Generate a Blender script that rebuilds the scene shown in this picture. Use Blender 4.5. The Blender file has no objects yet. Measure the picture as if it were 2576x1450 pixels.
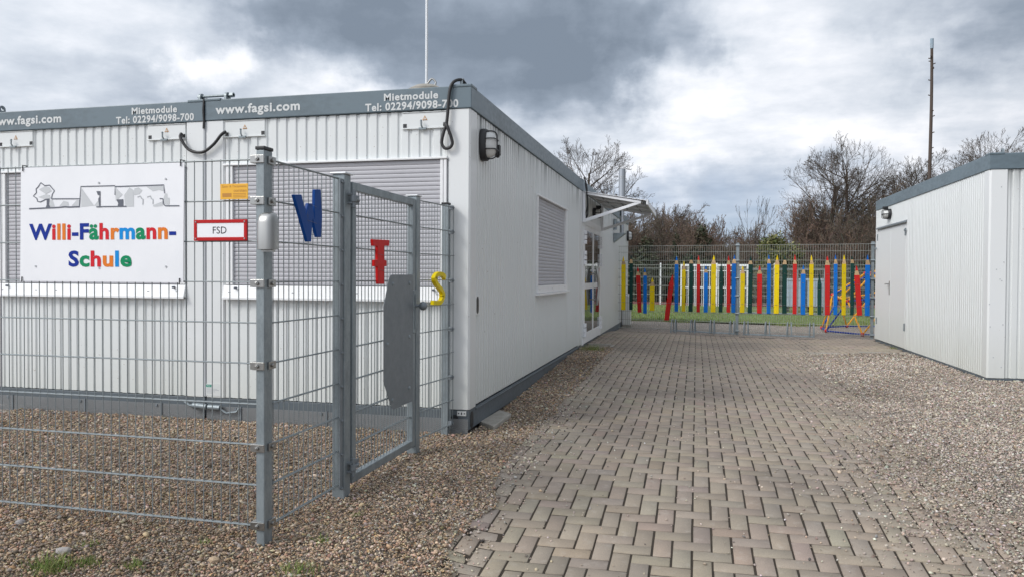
import bpy, bmesh, math, random
import numpy as np
from mathutils import Vector, Matrix, Euler
random.seed(7); rng = np.random.default_rng(7)
sc = bpy.context.scene; COL = sc.collection
rad = math.radians

# ------------------------------------------------------------------ camera
CAM = (0.0, 0.0, 1.326)
_y, _p, _r = rad(13.746), rad(-0.996), rad(0.311)
_F = Vector((-math.sin(_y)*math.cos(_p), math.cos(_y)*math.cos(_p), math.sin(_p)))
_R = Vector((math.cos(_y), math.sin(_y), 0)); _U = _R.cross(_F)
_R2 = _R*math.cos(_r)+_U*math.sin(_r); _U2 = _U*math.cos(_r)-_R*math.sin(_r)
cd = bpy.data.cameras.new('camera'); cam = bpy.data.objects.new('camera', cd); COL.objects.link(cam)
cd.sensor_width = 36; cd.lens = 36*1897.8/2576; cd.clip_start = .05; cd.clip_end = 2000
M3 = Matrix((_R2, _U2, -_F)).transposed(); cam.matrix_world = Matrix.Translation(CAM) @ M3.to_4x4()
sc.camera = cam

# ------------------------------------------------------------------ light
sc.view_settings.view_transform = 'Standard'; sc.view_settings.look = 'None'
sc.view_settings.exposure = EXPOSURE = 0.2; sc.view_settings.gamma = 1
SUN_AZ, SUN_EL = rad(-132), rad(38)      # azimuth measured from +Y towards +X: behind and to the left
sl = bpy.data.lights.new('sun', 'SUN'); sl.energy = 1.5; sl.angle = rad(15); sl.color = (1, .96, .9)
so = bpy.data.objects.new('sun', sl); COL.objects.link(so)
_sd = Vector((math.sin(SUN_AZ)*math.cos(SUN_EL), math.cos(SUN_AZ)*math.cos(SUN_EL), math.sin(SUN_EL)))
so.rotation_euler = _sd.to_track_quat('Z', 'Y').to_euler(); so.location = (-20, -20, 20)

world = bpy.data.worlds.new('World'); sc.world = world; world.use_nodes = True
nt = world.node_tree; nt.nodes.clear()
def N(t, ntree=None, **kw):
    n = (ntree or nt).nodes.new(t)
    for k, v in kw.items(): setattr(n, k, v)
    return n
def setin(n, tree, i, v):
    if v is None: return
    if hasattr(v, 'is_output') or isinstance(v, bpy.types.NodeSocket): tree.links.new(v, n.inputs[i])
    else: n.inputs[i].default_value = v
def math_(op, a, b=None, c=None, tree=None, clamp=False):
    tree = tree or nt
    n = tree.nodes.new('ShaderNodeMath'); n.operation = op; n.use_clamp = clamp
    for i, v in enumerate((a, b, c)): setin(n, tree, i, v)
    return n.outputs[0]
def vmath(op, a, b=None, tree=None):
    tree = tree or nt
    n = tree.nodes.new('ShaderNodeVectorMath'); n.operation = op
    setin(n, tree, 0, a); setin(n, tree, 1, b)
    return n.outputs['Value'] if op in ('LENGTH', 'DOT_PRODUCT', 'DISTANCE') else n.outputs[0]
def noise(vec, scale, detail=4, rough=.5, tree=None, lac=2.0):
    tree = tree or nt
    n = tree.nodes.new('ShaderNodeTexNoise'); n.inputs['Scale'].default_value = scale
    n.inputs['Detail'].default_value = detail; n.inputs['Roughness'].default_value = rough
    if vec is not None: tree.links.new(vec, n.inputs['Vector'])
    return n
def ramp(fac, stops, tree=None, interp='LINEAR'):
    tree = tree or nt
    n = tree.nodes.new('ShaderNodeValToRGB'); n.color_ramp.interpolation = interp
    el = n.color_ramp.elements
    while len(el) < len(stops): el.new(.5)
    for e, (p, c) in zip(el, stops):
        e.position = p; e.color = (*c, 1) if len(c) == 3 else c
    tree.links.new(fac, n.inputs[0]); return n.outputs[0]

def mixc(t, fac, a, b, mode='MIX'):
    n = t.nodes.new('ShaderNodeMix'); n.data_type = 'RGBA'; n.blend_type = mode
    for i, v in ((0, fac), (6, a), (7, b)):
        if isinstance(v, bpy.types.NodeSocket): t.links.new(v, n.inputs[i])
        elif i == 0: n.inputs[0].default_value = v
        else: n.inputs[i].default_value = (*v, 1)
    return n.outputs[2]
def build_sky():
    tc = N('ShaderNodeTexCoord'); d = vmath('NORMALIZE', tc.outputs['Generated'])
    sep = N('ShaderNodeSeparateXYZ'); nt.links.new(d, sep.inputs[0]); X, Y, Z = sep.outputs
    az = math_('MULTIPLY', math_('ARCTAN2', X, Y), 57.2958)
    el = math_('MULTIPLY', math_('ARCSINE', Z), 57.2958)
    # cloud-layer coordinates: a flat layer seen from below, so clouds crowd towards the horizon
    k = math_('DIVIDE', 1.0, math_('ADD', math_('MAXIMUM', Z, 0.0), .16))
    comb = N('ShaderNodeCombineXYZ'); nt.links.new(math_('MULTIPLY', X, k), comb.inputs[0]); nt.links.new(math_('MULTIPLY', Y, k), comb.inputs[1])
    P = comb.outputs[0]
    n1 = noise(P, 1.5, 9, .55); n2 = noise(P, 4.0, 7, .58)
    ang = N('ShaderNodeCombineXYZ'); nt.links.new(az, ang.inputs[0]); nt.links.new(el, ang.inputs[1])
    w = noise(ang.outputs[0], .14, 8, .56)
    warp = vmath('MULTIPLY', vmath('SUBTRACT', w.outputs['Color'], (.5, .5, .5)), (17, 9, 0))
    A = vmath('ADD', ang.outputs[0], warp)
    blobs = [  # az, el, half-width, half-height (degrees), amount
        (-17.0, 17.4, 12, 4.6, -.36), (-8.5, 16.8, 7.0, 4.8, -.38), (-12, 12.8, 6, 2.2, -.10), (-30, 18.8, 6, 2.0, -.24), (-39, 12.6, 5.5, 1.8, -.16), (-24, 18, 6, 3, -.14), (-26, 19.5, 9, 2.2, -.16),
        (-35.6, 15.0, 3.2, 1.3, .32), (-24.8, 13.4, 4.2, 1.4, .30), (-43, 18, 7, 4, .06), (-31, 11.5, 8, 1.5, .05),
        (-2.4, 13.4, 3.2, 3.0, .18), (6.5, 15.0, 9.0, 4.5, .17), (3, 9, 20, 3.5, .08), (5, 1, 40, 4, .06), (-.3, 15.7, 1.8, 1.4, -.20), (19.8, 14.8, 4.2, 2.4, -.34), (15, 17.5, 3.5, 1.4, -.16), (13.5, 11.5, 6, 2, -.02),
        (8, 9.4, 3.4, 1.1, .14), (14.5, 9.5, 2.8, 1.1, .14), (-2.6, 7.6, 2.6, 1.2, .18), (2.5, 7.0, 5, 1.6, -.12), (3.3, 4.2, 5, 2.2, -.10), (-1.5, 11, 4, 1.5, .10),
        (-132, 40, 60, 30, .22)]
    v = math_('ADD', math_('MULTIPLY', math_('SUBTRACT', n1.outputs[0], .5), .62), math_('MULTIPLY', math_('SUBTRACT', n2.outputs[0], .5), .50))
    v = math_('ADD', v, .76)
    for (a, e, wa, we, amt) in blobs:
        t = vmath('MULTIPLY', vmath('SUBTRACT', A, (a, e, 0)), (1/wa, 1/we, 0))
        q = vmath('DOT_PRODUCT', t, t)
        g = math_('EXPONENT', math_('MULTIPLY', math_('POWER', q, 1.25), -.8))
        v = math_('MULTIPLY_ADD', g, amt, v)
    col = ramp(v, [(.18, (.20, .245, .31)), (.44, (.30, .355, .435)), (.60, (.45, .505, .59)), (.76, (.62, .67, .745)), (.90, (.79, .82, .88)), (1.0, (.92, .93, .96))])
    tb = vmath('MULTIPLY', vmath('SUBTRACT', A, (2.5, 2.6, 0)), (1/11, 1/3.4, 0)); fb = math_('MULTIPLY', math_('EXPONENT', math_('MULTIPLY', vmath('DOT_PRODUCT', tb, tb), -1)), .75)
    col = mixc(nt, fb, col, (.36, .475, .69))
    bg = N('ShaderNodeBackground'); nt.links.new(col, bg.inputs[0])
    # thin cloud round the hidden sun, behind and to the left, is much brighter
    dt = math_('MAXIMUM', vmath('DOT_PRODUCT', d, tuple(_sd)), 0.0); rt = math_('MAXIMUM', vmath('DOT_PRODUCT', d, (.94, .2, .28)), 0.0)
    nt.links.new(math_('MULTIPLY_ADD', math_('POWER', rt, 3.0), -.55, math_('MULTIPLY_ADD', math_('POWER', dt, 3.0), 1.1, 1.0)), bg.inputs[1])
    sky = N('ShaderNodeTexSky'); sky.sky_type = 'NISHITA'; sky.sun_disc = False
    sky.sun_elevation = SUN_EL; sky.sun_rotation = SUN_AZ
    bg2 = N('ShaderNodeBackground'); nt.links.new(sky.outputs[0], bg2.inputs[0]); bg2.inputs[1].default_value = .075
    t = vmath('MULTIPLY', vmath('SUBTRACT', A, (3.0, 3.2, 0)), (1/7, 1/2.6, 0))
    gap = math_('MULTIPLY', math_('EXPONENT', math_('MULTIPLY', vmath('DOT_PRODUCT', t, t), -1)), .3)
    mx = N('ShaderNodeMixShader'); nt.links.new(gap, mx.inputs[0]); nt.links.new(bg.outputs[0], mx.inputs[1]); nt.links.new(bg2.outputs[0], mx.inputs[2])
    out = N('ShaderNodeOutputWorld'); nt.links.new(mx.outputs[0], out.inputs[0])
build_sky()

# ------------------------------------------------------------------ helpers
class MB:
    """collects shapes, then links them as ONE mesh object"""
    def __init__(s): s.v, s.f, s.m, s.cut = [], [], [], []
    def mark(s):
        """what follows is a piece of its own"""
        if s.v: s.cut.append((len(s.v), len(s.f)))
        return s
    def add(s, vs, fs, m=0):
        o = len(s.v); s.v += [tuple(p) for p in vs]; s.f += [tuple(i+o for i in f) for f in fs]; s.m += [m]*len(fs); return s
    def box(s, x0, x1, y0, y1, z0, z1, m=0):
        return s.add([(x0,y0,z0),(x1,y0,z0),(x1,y1,z0),(x0,y1,z0),(x0,y0,z1),(x1,y0,z1),(x1,y1,z1),(x0,y1,z1)],
                     [(0,3,2,1),(4,5,6,7),(0,1,5,4),(1,2,6,5),(2,3,7,6),(3,0,4,7)], m)
    def tube(s, pts, r, n=8, m=0, cap=True, r1=None, closed=False):
        pts = [Vector(p) for p in pts]; L = len(pts); vs = []; fs = []
        up = None
        for i, p in enumerate(pts):
            if closed: t = pts[(i+1) % L]-pts[i-1]
            else: t = pts[min(i+1, L-1)]-pts[max(i-1, 0)]
            t.normalize()
            if up is None: up = t.orthogonal().normalized()
            up = (up-t*up.dot(t)); up = up.normalized() if up.length > 1e-6 else t.orthogonal().normalized()
            b = t.cross(up); rr = r if r1 is None else r+(r1-r)*i/(L-1)
            for k in range(n):
                a = 2*math.pi*(k+.5)/n; vs.append(p+up*math.cos(a)*rr+b*math.sin(a)*rr)
        for i in range(L if closed else L-1):
            j = (i+1) % L
            for k in range(n): fs.append((i*n+k, i*n+(k+1) % n, j*n+(k+1) % n, j*n+k))
        if cap and not closed: fs += [tuple(range(n-1, -1, -1)), tuple((L-1)*n+k for k in range(n))]
        return s.add(vs, fs, m)
    def cyl(s, p0, p1, r, n=12, m=0, r1=None): return s.tube([p0, p1], r, n, m, True, r1)
    def prism(s, poly, a0, a1, axis='x', m=0):
        """poly in the two other axes, extruded along axis from a0 to a1"""
        n = len(poly)
        f = {'x': lambda u, v, a: (a, u, v), 'y': lambda u, v, a: (u, a, v), 'z': lambda u, v, a: (u, v, a)}[axis]
        vs = [f(u, v, a0) for u, v in poly]+[f(u, v, a1) for u, v in poly]
        fs = [tuple(range(n-1, -1, -1)), tuple(range(n, 2*n))]+[(i, (i+1) % n, (i+1) % n+n, i+n) for i in range(n)]
        return s.add(vs, fs, m)
    def sphere(s, c, r, n=12, k=8, m=0, sc_=(1, 1, 1)):
        vs = []; fs = []
        for i in range(k+1):
            th = math.pi*i/k
            for j in range(n):
                ph = 2*math.pi*j/n
                vs.append((c[0]+r*sc_[0]*math.sin(th)*math.cos(ph), c[1]+r*sc_[1]*math.sin(th)*math.sin(ph), c[2]+r*sc_[2]*math.cos(th)))
        for i in range(k):
            for j in range(n): fs.append((i*n+j, (i+1)*n+j, (i+1)*n+(j+1) % n, i*n+(j+1) % n))
        return s.add(vs, fs, m)
    def build(s, name, mats, parent=None, bevel=0, smooth=False, fixn=True, seg=2):
        if s.cut:
            first = None; C = [(0, 0)]+s.cut+[(len(s.v), len(s.f))]
            for (v0, f0), (v1, f1) in zip(C[:-1], C[1:]):
                if v1 == v0: continue
                q = MB(); q.v = s.v[v0:v1]; q.f = [tuple(i-v0 for i in f) for f in s.f[f0:f1]]; q.m = s.m[f0:f1]
                o = q.build(name, mats, parent, bevel, smooth, fixn, seg); first = first or o
            return first
        me = bpy.data.meshes.new(name); o = Vector(ORG.get(parent.name, (0,0,0))) if parent else Vector((0,0,0))
        me.from_pydata([tuple(Vector(p)-o) for p in s.v], [], s.f)
        for mt in (mats if isinstance(mats, (list, tuple)) else [mats]): me.materials.append(mt)
        if any(s.m): me.polygons.foreach_set('material_index', s.m)
        if fixn:
            bm = bmesh.new(); bm.from_mesh(me); bmesh.ops.recalc_face_normals(bm, faces=bm.faces); bm.to_mesh(me); bm.free()
        if smooth:
            me.polygons.foreach_set('use_smooth', [True]*len(me.polygons)); me.set_sharp_from_angle(angle=rad(40))
        me.update()
        ob = bpy.data.objects.new(name, me); COL.objects.link(ob)
        if parent: ob.parent = parent; ORG[ob.name] = o
        if bevel:
            b = ob.modifiers.new('bevel', 'BEVEL'); b.width = bevel; b.segments = seg; b.limit_method = 'ANGLE'; b.angle_limit = rad(50)
        return ob
ORG = {}
def tag(o, label=None, cat=None, group=None, kind=None):
    if label: o['label'] = label
    if cat: o['category'] = cat
    if group: o['group'] = group
    if kind: o['kind'] = kind
    return o
def thing(name, label, cat, loc=(0, 0, 0), group=None):
    o = bpy.data.objects.new(name, None); COL.objects.link(o); o.location = loc; o.empty_display_size = .1
    ORG[o.name] = loc
    return tag(o, label, cat, group)
def dup(o, parent=None):
    c = o.copy(); COL.objects.link(c)
    if parent: c.parent = parent
    for ch in [x for x in KIDS.get(o.name, o.children)]: dup(ch, c)
    return c
KIDS = {}
def smooth01(a, b, x):
    t = np.clip((np.asarray(x, float)-a)/(b-a), 0, 1); return t*t*(3-2*t)
def gz(x, y):
    """height of the ground: it rises a little towards the far door"""
    a = .150*smooth01(5.8, 12.2, y)*(1-.65*smooth01(15.2, 18.4, y))*(1-smooth01(-1.7, 2.2, x))
    a = a-.17*(1-smooth01(3.2, 5.6, y))*smooth01(-1.75, -1.05, x)
    b = .05*smooth01(1.9, 3.4, x)*smooth01(7, 10, y)*(1-smooth01(16.5, 18.5, y))
    return a+b
def link_mesh(name, V, Fc, mat, col=None, k=None, parent=None, smooth=False):
    """fast numpy mesh: V (n,3), Fc (m,k)"""
    me = bpy.data.meshes.new(name); k = Fc.shape[1]
    me.vertices.add(len(V)); me.vertices.foreach_set('co', np.asarray(V, np.float32).ravel())
    me.loops.add(Fc.size); me.loops.foreach_set('vertex_index', Fc.astype(np.int32).ravel())
    me.polygons.add(len(Fc)); me.polygons.foreach_set('loop_start', np.arange(0, Fc.size, k, dtype=np.int32))
    if smooth: me.polygons.foreach_set('use_smooth', np.ones(len(Fc), bool))
    me.update(calc_edges=True)
    if col is not None:
        at = me.attributes.new('tint', 'FLOAT_COLOR', 'POINT'); c4 = np.ones((len(V), 4), np.float32); c4[:, :3] = col
        at.data.foreach_set('color', c4.ravel())
    me.materials.append(mat)
    ob = bpy.data.objects.new(name, me); COL.objects.link(ob)
    if parent: ob.parent = parent
    return ob

# ------------------------------------------------------------------ materials
def mat(name, base=(.5, .5, .5), rough=.6, metal=0.0, spec=.5, fn=None):
    m = bpy.data.materials.new(name); m.use_nodes = True; t = m.node_tree
    p = t.nodes['Principled BSDF']
    p.inputs['Base Color'].default_value = (*base, 1); p.inputs['Roughness'].default_value = rough
    p.inputs['Metallic'].default_value = metal; p.inputs['Specular IOR Level'].default_value = spec
    if fn: fn(t, p)
    return m
def objco(t):
    return t.nodes.new('ShaderNodeTexCoord').outputs['Object']
def bump(t, p, h, strength=.3, dist=.01):
    b = t.nodes.new('ShaderNodeBump'); b.inputs['Strength'].default_value = strength; b.inputs['Distance'].default_value = dist
    t.links.new(h, b.inputs['Height']); t.links.new(b.outputs[0], p.inputs['Normal'])
def scaled(t, vec, s):
    n = t.nodes.new('ShaderNodeMapping'); n.inputs['Scale'].default_value = s; t.links.new(vec, n.inputs[0]); return n.outputs[0]
def weathered(base, dirt, amt=.5, scale=3, rough=.5, metal=0, bstr=0, spec=.5, stretch=(1, 1, 1), lo=.45, hi=.75):
    def fn(t, p):
        co = scaled(t, objco(t), stretch); a = noise(co, scale, 6, .6, t); b = noise(co, scale*9, 4, .6, t)
        f = ramp(math_('MULTIPLY_ADD', b.outputs[0], .35, math_('MULTIPLY', a.outputs[0], .65, tree=t), tree=t), [(lo, (0, 0, 0)), (hi, (amt, amt, amt))], t)
        t.links.new(mixc(t, f, base, dirt), p.inputs['Base Color'])
        t.links.new(math_('MULTIPLY_ADD', b.outputs[0], .25, rough-.12, tree=t), p.inputs['Roughness'])
        if bstr: bump(t, p, b.outputs[0], bstr, .004)
    return lambda name: mat(name, base, rough, metal, spec, fn)
def panel_fn(base, streak_top):
    """white coated steel with rain streaks that hang from under the roof edge, grime near the ground"""
    def fn(t, p):
        co = objco(t); sep = t.nodes.new('ShaderNodeSeparateXYZ'); t.links.new(co, sep.inputs[0])
        a = noise(scaled(t, co, (1, 1, .25)), 1.6, 5, .6, t)
        s = noise(scaled(t, co, (22, 22, .5)), 1.0, 3, .6, t)
        top = t.nodes.new('ShaderNodeMapRange'); top.inputs[1].default_value = streak_top-.55; top.inputs[2].default_value = streak_top; t.links.new(sep.outputs[2], top.inputs[0])
        sm = math_('MULTIPLY', ramp(s.outputs[0], [(.44, (0, 0, 0)), (.62, (.9, .9, .9))], t), math_('POWER', top.outputs[0], 2.6, tree=t), tree=t)
        low = t.nodes.new('ShaderNodeMapRange'); low.inputs[1].default_value = .75; low.inputs[2].default_value = .1; t.links.new(sep.outputs[2], low.inputs[0])
        lm = math_('MULTIPLY', math_('MULTIPLY', low.outputs[0], a.outputs[0], tree=t), .55, tree=t)
        c = mixc(t, math_('MULTIPLY', a.outputs[0], .25, tree=t), base, tuple(v*.86 for v in base))
        sk = noise(co, 46, 2, .5, t); c = mixc(t, ramp(sk.outputs[0], [(.735, (0, 0, 0)), (.76, (.6, .6, .6))], t), c, (.22, .16, .11)); c = mixc(t, lm, c, (.42, .43, .33)); c = mixc(t, sm, c, (.10, .11, .105))
        t.links.new(c, p.inputs['Base Color'])
    return fn
M = {}
M['panel'] = mat('white_panel', rough=.38, fn=panel_fn((.69, .715, .715), 2.70))
M['panel_plain'] = mat('white_steel', rough=.36, fn=panel_fn((.72, .74, .745), 3.4))
M['panel_front'] = mat('white_ribbed_panel', rough=.38, fn=panel_fn((.70, .725, .725), 4.2))
M['upvc'] = weathered((.80, .81, .82), (.55, .55, .52), .35, 4, .35)('white_upvc')
M['fascia'] = weathered((.125, .17, .20), (.06, .08, .09), .75, 1.3, .42, stretch=(1, 1, 2.0))('fascia_grey')
M['base'] = weathered((.10, .122, .14), (.05, .055, .05), .6, 3, .5)('base_grey')
M['shutter'] = weathered((.43, .43, .46), (.35, .35, .37), .5, 2, .45)('shutter_grey')
M['galv'] = weathered((.275, .315, .335), (.165, .195, .21), .95, 13, .45, .35, stretch=(1, 1, .45), lo=.40, hi=.68)('galvanised')
M['galv_dark'] = weathered((.215, .24, .26), (.15, .172, .188), .8, 16, .5, .30, lo=.36, hi=.72)('galvanised_plate')
M['wire'] = weathered((.235, .265, .275), (.16, .18, .185), .8, 12, .45, .25)('mesh_wire')
M['wire_far'] = weathered((.33, .34, .31), (.22, .23, .20), .8, 5, .6, .1)('far_mesh_wire')
M['steel'] = weathered((.36, .36, .35), (.26, .26, .255), .6, 6, .32, .95, stretch=(5, 5, .15))('brushed_steel')
M['chrome'] = mat('polished_flue', (.36, .37, .385), .10, 1.0)
M['black'] = weathered((.016, .017, .019), (.03, .03, .03), .5, 9, .45)('black_plastic')
M['rubber'] = mat('black_cable', (.018, .018, .02), .5)
M['glass_lamp'] = mat('lamp_glass', (.62, .63, .62), .22, 0, .6)
M['glass'] = mat('door_glass', (.015, .018, .018), .03, 0, .9)
M['white'] = mat('white_sheet', (.80, .81, .83), .34, fn=lambda t, p: t.links.new(mixc(t, ramp(noise(objco(t), 3, 6, .6, t).outputs[0], [(.4, (0,0,0)), (.75, (.5,.5,.5))], t), (.82, .83, .86), (.70, .72, .75)), p.inputs['Base Color']))
M['letter'] = mat('fascia_lettering', (.60, .62, .62), .5)
def paint(name, c, amt=.35, rough=.5):
    def fn(t, p):
        co = objco(t); g = noise(scaled(t, co, (30, 30, 2.2)), 1.0, 5, .65, t); s = noise(co, 16, 5, .62, t); oi = t.nodes.new('ShaderNodeObjectInfo')
        k = math_('MULTIPLY_ADD', oi.outputs['Random'], .34, .80, tree=t)
        sc = t.nodes.new('ShaderNodeVectorMath'); sc.operation = 'SCALE'; sc.inputs[0].default_value = c; t.links.new(k, sc.inputs[3])
        f = ramp(g.outputs[0], [(.45, (0, 0, 0)), (.75, (amt, amt, amt))], t); f2 = ramp(s.outputs[0], [(.60, (0, 0, 0)), (.70, (amt*1.5,)*3)], t)
        cc = mixc(t, f, sc.outputs[0], tuple(v*.5+.012 for v in c)); cc = mixc(t, f2, cc, tuple(v*.35+.03 for v in c)); t.links.new(cc, p.inputs['Base Color'])
        bump(t, p, g.outputs[0], .25, .003)
    M[name] = mat('paint_'+name, c, rough, 0, .2, fn); return M[name]
def paint_old(name, c, amt=.35, rough=.5):
    M[name] = weathered(c, tuple(v*.45+.01 for v in c), amt, 14, rough, lo=.52, hi=.78, spec=.22)('paint_'+name); return M[name]
paint('red', (.52, .018, .016)); paint('blue', (.002, .135, .50)); paint('yellow', (.76, .56, .006)); paint('green', (.005, .042, .034))
paint('wood', (.52, .36, .20), .6, .6)
paint('deep_blue', (.001, .056, .27), .4, .45); paint('bright_red', (.64, .012, .012), .3, .45); paint('lemon', (.80, .62, .0), .25, .45)
flat = lambda n, c, r=.45: M.setdefault(n, mat('ink_'+n, c, r, 0, .2))
flat('i_blue', (.002, .025, .27)); flat('i_red', (.60, .015, .025)); flat('i_orange', (.72, .19, .02)); flat('i_green', (.0, .24, .10)); flat('i_cyan', (.0, .25, .66))
flat('i_grey', (.13, .14, .17)); flat('i_pale', (.56, .58, .60)); flat('i_mid', (.45, .47, .49)); flat('i_black', (.03, .03, .035)); flat('frame_red', (.45, .012, .014)); flat('sign_yellow', (.80, .44, .06)); flat('i_brown', (.50, .24, .06)); flat('i_teal', (.05, .30, .22))
def perf_fn(t, p):
    co = objco(t); sep = t.nodes.new('ShaderNodeSeparateXYZ'); t.links.new(co, sep.inputs[0])
    s = 95.0
    u = math_('MULTIPLY', math_('ADD', sep.outputs[0], sep.outputs[1], tree=t), s, tree=t); w = math_('MULTIPLY', sep.outputs[2], s*1.15, tree=t)
    row = math_('MODULO', math_('FLOOR', w, tree=t), 2.0, tree=t)
    uu = math_('SUBTRACT', math_('FRACT', math_('MULTIPLY_ADD', row, .5, u, tree=t), tree=t), .5, tree=t); ww = math_('SUBTRACT', math_('FRACT', w, tree=t), .5, tree=t)
    r = math_('SQRT', math_('ADD', math_('MULTIPLY', uu, uu, tree=t), math_('MULTIPLY', ww, ww, tree=t), tree=t), tree=t)
    hole = math_('LESS_THAN', r, .33, tree=t); t.links.new(math_('SUBTRACT', 1.0, hole, tree=t), p.inputs['Alpha'])
M['perf'] = mat('perforated_sheet', (.30, .31, .315), .45, .4, fn=perf_fn)
def tint_fn(dark=.55, sc_=60, bstr=.25, mixamt=.6):
    def fn(t, p):
        a = t.nodes.new('ShaderNodeAttribute'); a.attribute_name = 'tint'
        n = noise(objco(t), sc_, 5, .65, t)
        f = ramp(n.outputs[0], [(.35, (0, 0, 0)), (.75, (mixamt, mixamt, mixamt))], t)
        d = t.nodes.new('ShaderNodeVectorMath'); d.operation = 'SCALE'; d.inputs[3].default_value = dark; t.links.new(a.outputs[0], d.inputs[0])
        t.links.new(mixc(t, f, a.outputs[0], d.outputs[0]), p.inputs['Base Color'])
        if bstr: bump(t, p, n.outputs[0], bstr, .003)
    return fn
M['stone'] = mat('gravel_stone', rough=.85, spec=.3, fn=tint_fn(.7, 140, .3, .6))
def paver_fn(t, p):
    a = t.nodes.new('ShaderNodeAttribute'); a.attribute_name = 'tint'
    co = objco(t); n = noise(co, 170, 4, .7, t); big = noise(co, .55, 6, .62, t); n3 = noise(co, 14, 5, .6, t)
    c = mixc(t, ramp(n.outputs[0], [(.35, (0,0,0)), (.7, (.55,.55,.55))], t), a.outputs[0], (.17, .155, .14))
    c = mixc(t, ramp(big.outputs[0], [(.45, (0,0,0)), (.60, (.62,.62,.62))], t), c, (.185, .158, .135))
    c = mixc(t, ramp(n3.outputs[0], [(.55, (0,0,0)), (.8, (.4,.4,.4))], t), c, (.46, .42, .37))
    t.links.new(c, p.inputs['Base Color']); bump(t, p, n.outputs[0], .5, .003)
M['paver'] = mat('concrete_paver', rough=.85, spec=.3, fn=paver_fn)
def gravel_fn(t, p):
    co = objco(t)
    vo = t.nodes.new('ShaderNodeTexVoronoi'); vo.inputs['Scale'].default_value = 42; vo.inputs['Randomness'].default_value = 1; t.links.new(co, vo.inputs[0])
    sp = t.nodes.new('ShaderNodeSeparateColor'); t.links.new(vo.outputs['Color'], sp.inputs[0])
    c = ramp(sp.outputs[0], [(0, (.18, .155, .13)), (.2, (.33, .285, .245)), (.45, (.45, .395, .345)), (.65, (.42, .33, .265)), (.85, (.55, .505, .46)), (1, (.66, .62, .57))], t)
    big = noise(co, 1.3, 5, .6, t)
    c = mixc(t, ramp(big.outputs[0], [(.4, (0,0,0)), (.7, (.3,.3,.3))], t), c, (.30, .26, .215))
    dk = ramp(vo.outputs['Distance'], [(.25, (0,0,0)), (.62, (.75,.75,.75))], t); c = mixc(t, dk, c, (.13, .11, .09))
    t.links.new(c, p.inputs['Base Color'])
    h = math_('SUBTRACT', 1.0, vo.outputs['Distance'], tree=t); bump(t, p, h, .8, .02)
M['gravel'] = mat('gravel_ground', rough=.9, spec=.25, fn=gravel_fn)
M['joint'] = weathered((.042, .030, .020), (.020, .018, .012), .9, 9, .95, lo=.4, hi=.65)('joint_soil')
M['conc'] = weathered((.33, .31, .275), (.17, .165, .13), .8, 9, .85, bstr=.4)('old_concrete')
M['lawn'] = weathered((.125, .20, .045), (.10, .11, .045), .9, .8, .95, lo=.35, hi=.65)('lawn_ground')
M['track'] = weathered((.19, .05, .038), (.13, .04, .032), .8, 1, .9)('running_track')
M['grass'] = mat('grass_blade', rough=.7, spec=.3, fn=tint_fn(.8, 30, 0, .3))
M['bark'] = mat('bark', rough=.9, spec=.2, fn=tint_fn(.6, 12, .3, .6))
M['leaf'] = mat('evergreen_leaf', rough=.55, spec=.4, fn=tint_fn(.7, 8, 0, .5))
M['alu'] = mat('cast_aluminium', (.66, .68, .70), .4, .3)
M['sticker'] = mat('sticker', (.62, .64, .63), .4)
# ------------------------------------------------------------------ ground
XL, YL, XR, YR = -1.836, 6.022, 3.528, 10.538       # near corner of the big module (its right wall, its front), near corner of the small one
def sheet(name, xs, ys, dz, m, kind='structure', fn=None):
    xs, ys = np.array(xs), np.array(ys); X, Y = np.meshgrid(xs, ys); Z = gz(X, Y)+dz
    V = np.stack([X.ravel(), Y.ravel(), Z.ravel()], 1); nx, ny = len(xs), len(ys)
    i = np.arange(ny-1)[:, None]*nx+np.arange(nx-1)[None]; F = np.stack([i, i+1, i+nx+1, i+nx], -1).reshape(-1, 4)
    return tag(link_mesh(name, V, F, m, smooth=True), kind=kind)
xs = [-900, -200, -60, -20]+list(np.arange(-9, 9.01, .3))+[14, 30, 80, 300, 900]
ys = [-300, -60, -12, -3]+list(np.arange(0, 24.01, .3))+[30, 45, 80, 200, 600, 1500]
sheet('ground', xs, ys, -.020, M['gravel'])
sheet('lawn', [-60, -20, -5, 0, 5, 10, 25, 70], [22.2, 26, 30, 35], .006, M['lawn'])
sheet('sports_field', [-60, -20, 0, 20, 70], [35, 38, 42, 46], .008, M['track'])
sheet('far_field', [-150, -60, 0, 60, 150], [46, 55, 80, 200], .006, M['lawn'])

def value_noise(x, y, s, seed=0):
    r = np.random.default_rng(seed).random((64, 64)); x = x*s+100.3; y = y*s+100.7
    xi, yi = np.floor(x).astype(int), np.floor(y).astype(int); fx, fy = x-xi, y-yi; fx = fx*fx*(3-2*fx); fy = fy*fy*(3-2*fy)
    g = lambda a, b: r[(xi+a) % 64, (yi+b) % 64]
    return (g(0,0)*(1-fx)+g(1,0)*fx)*(1-fy)+(g(0,1)*(1-fx)+g(1,1)*fx)*fy

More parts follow.
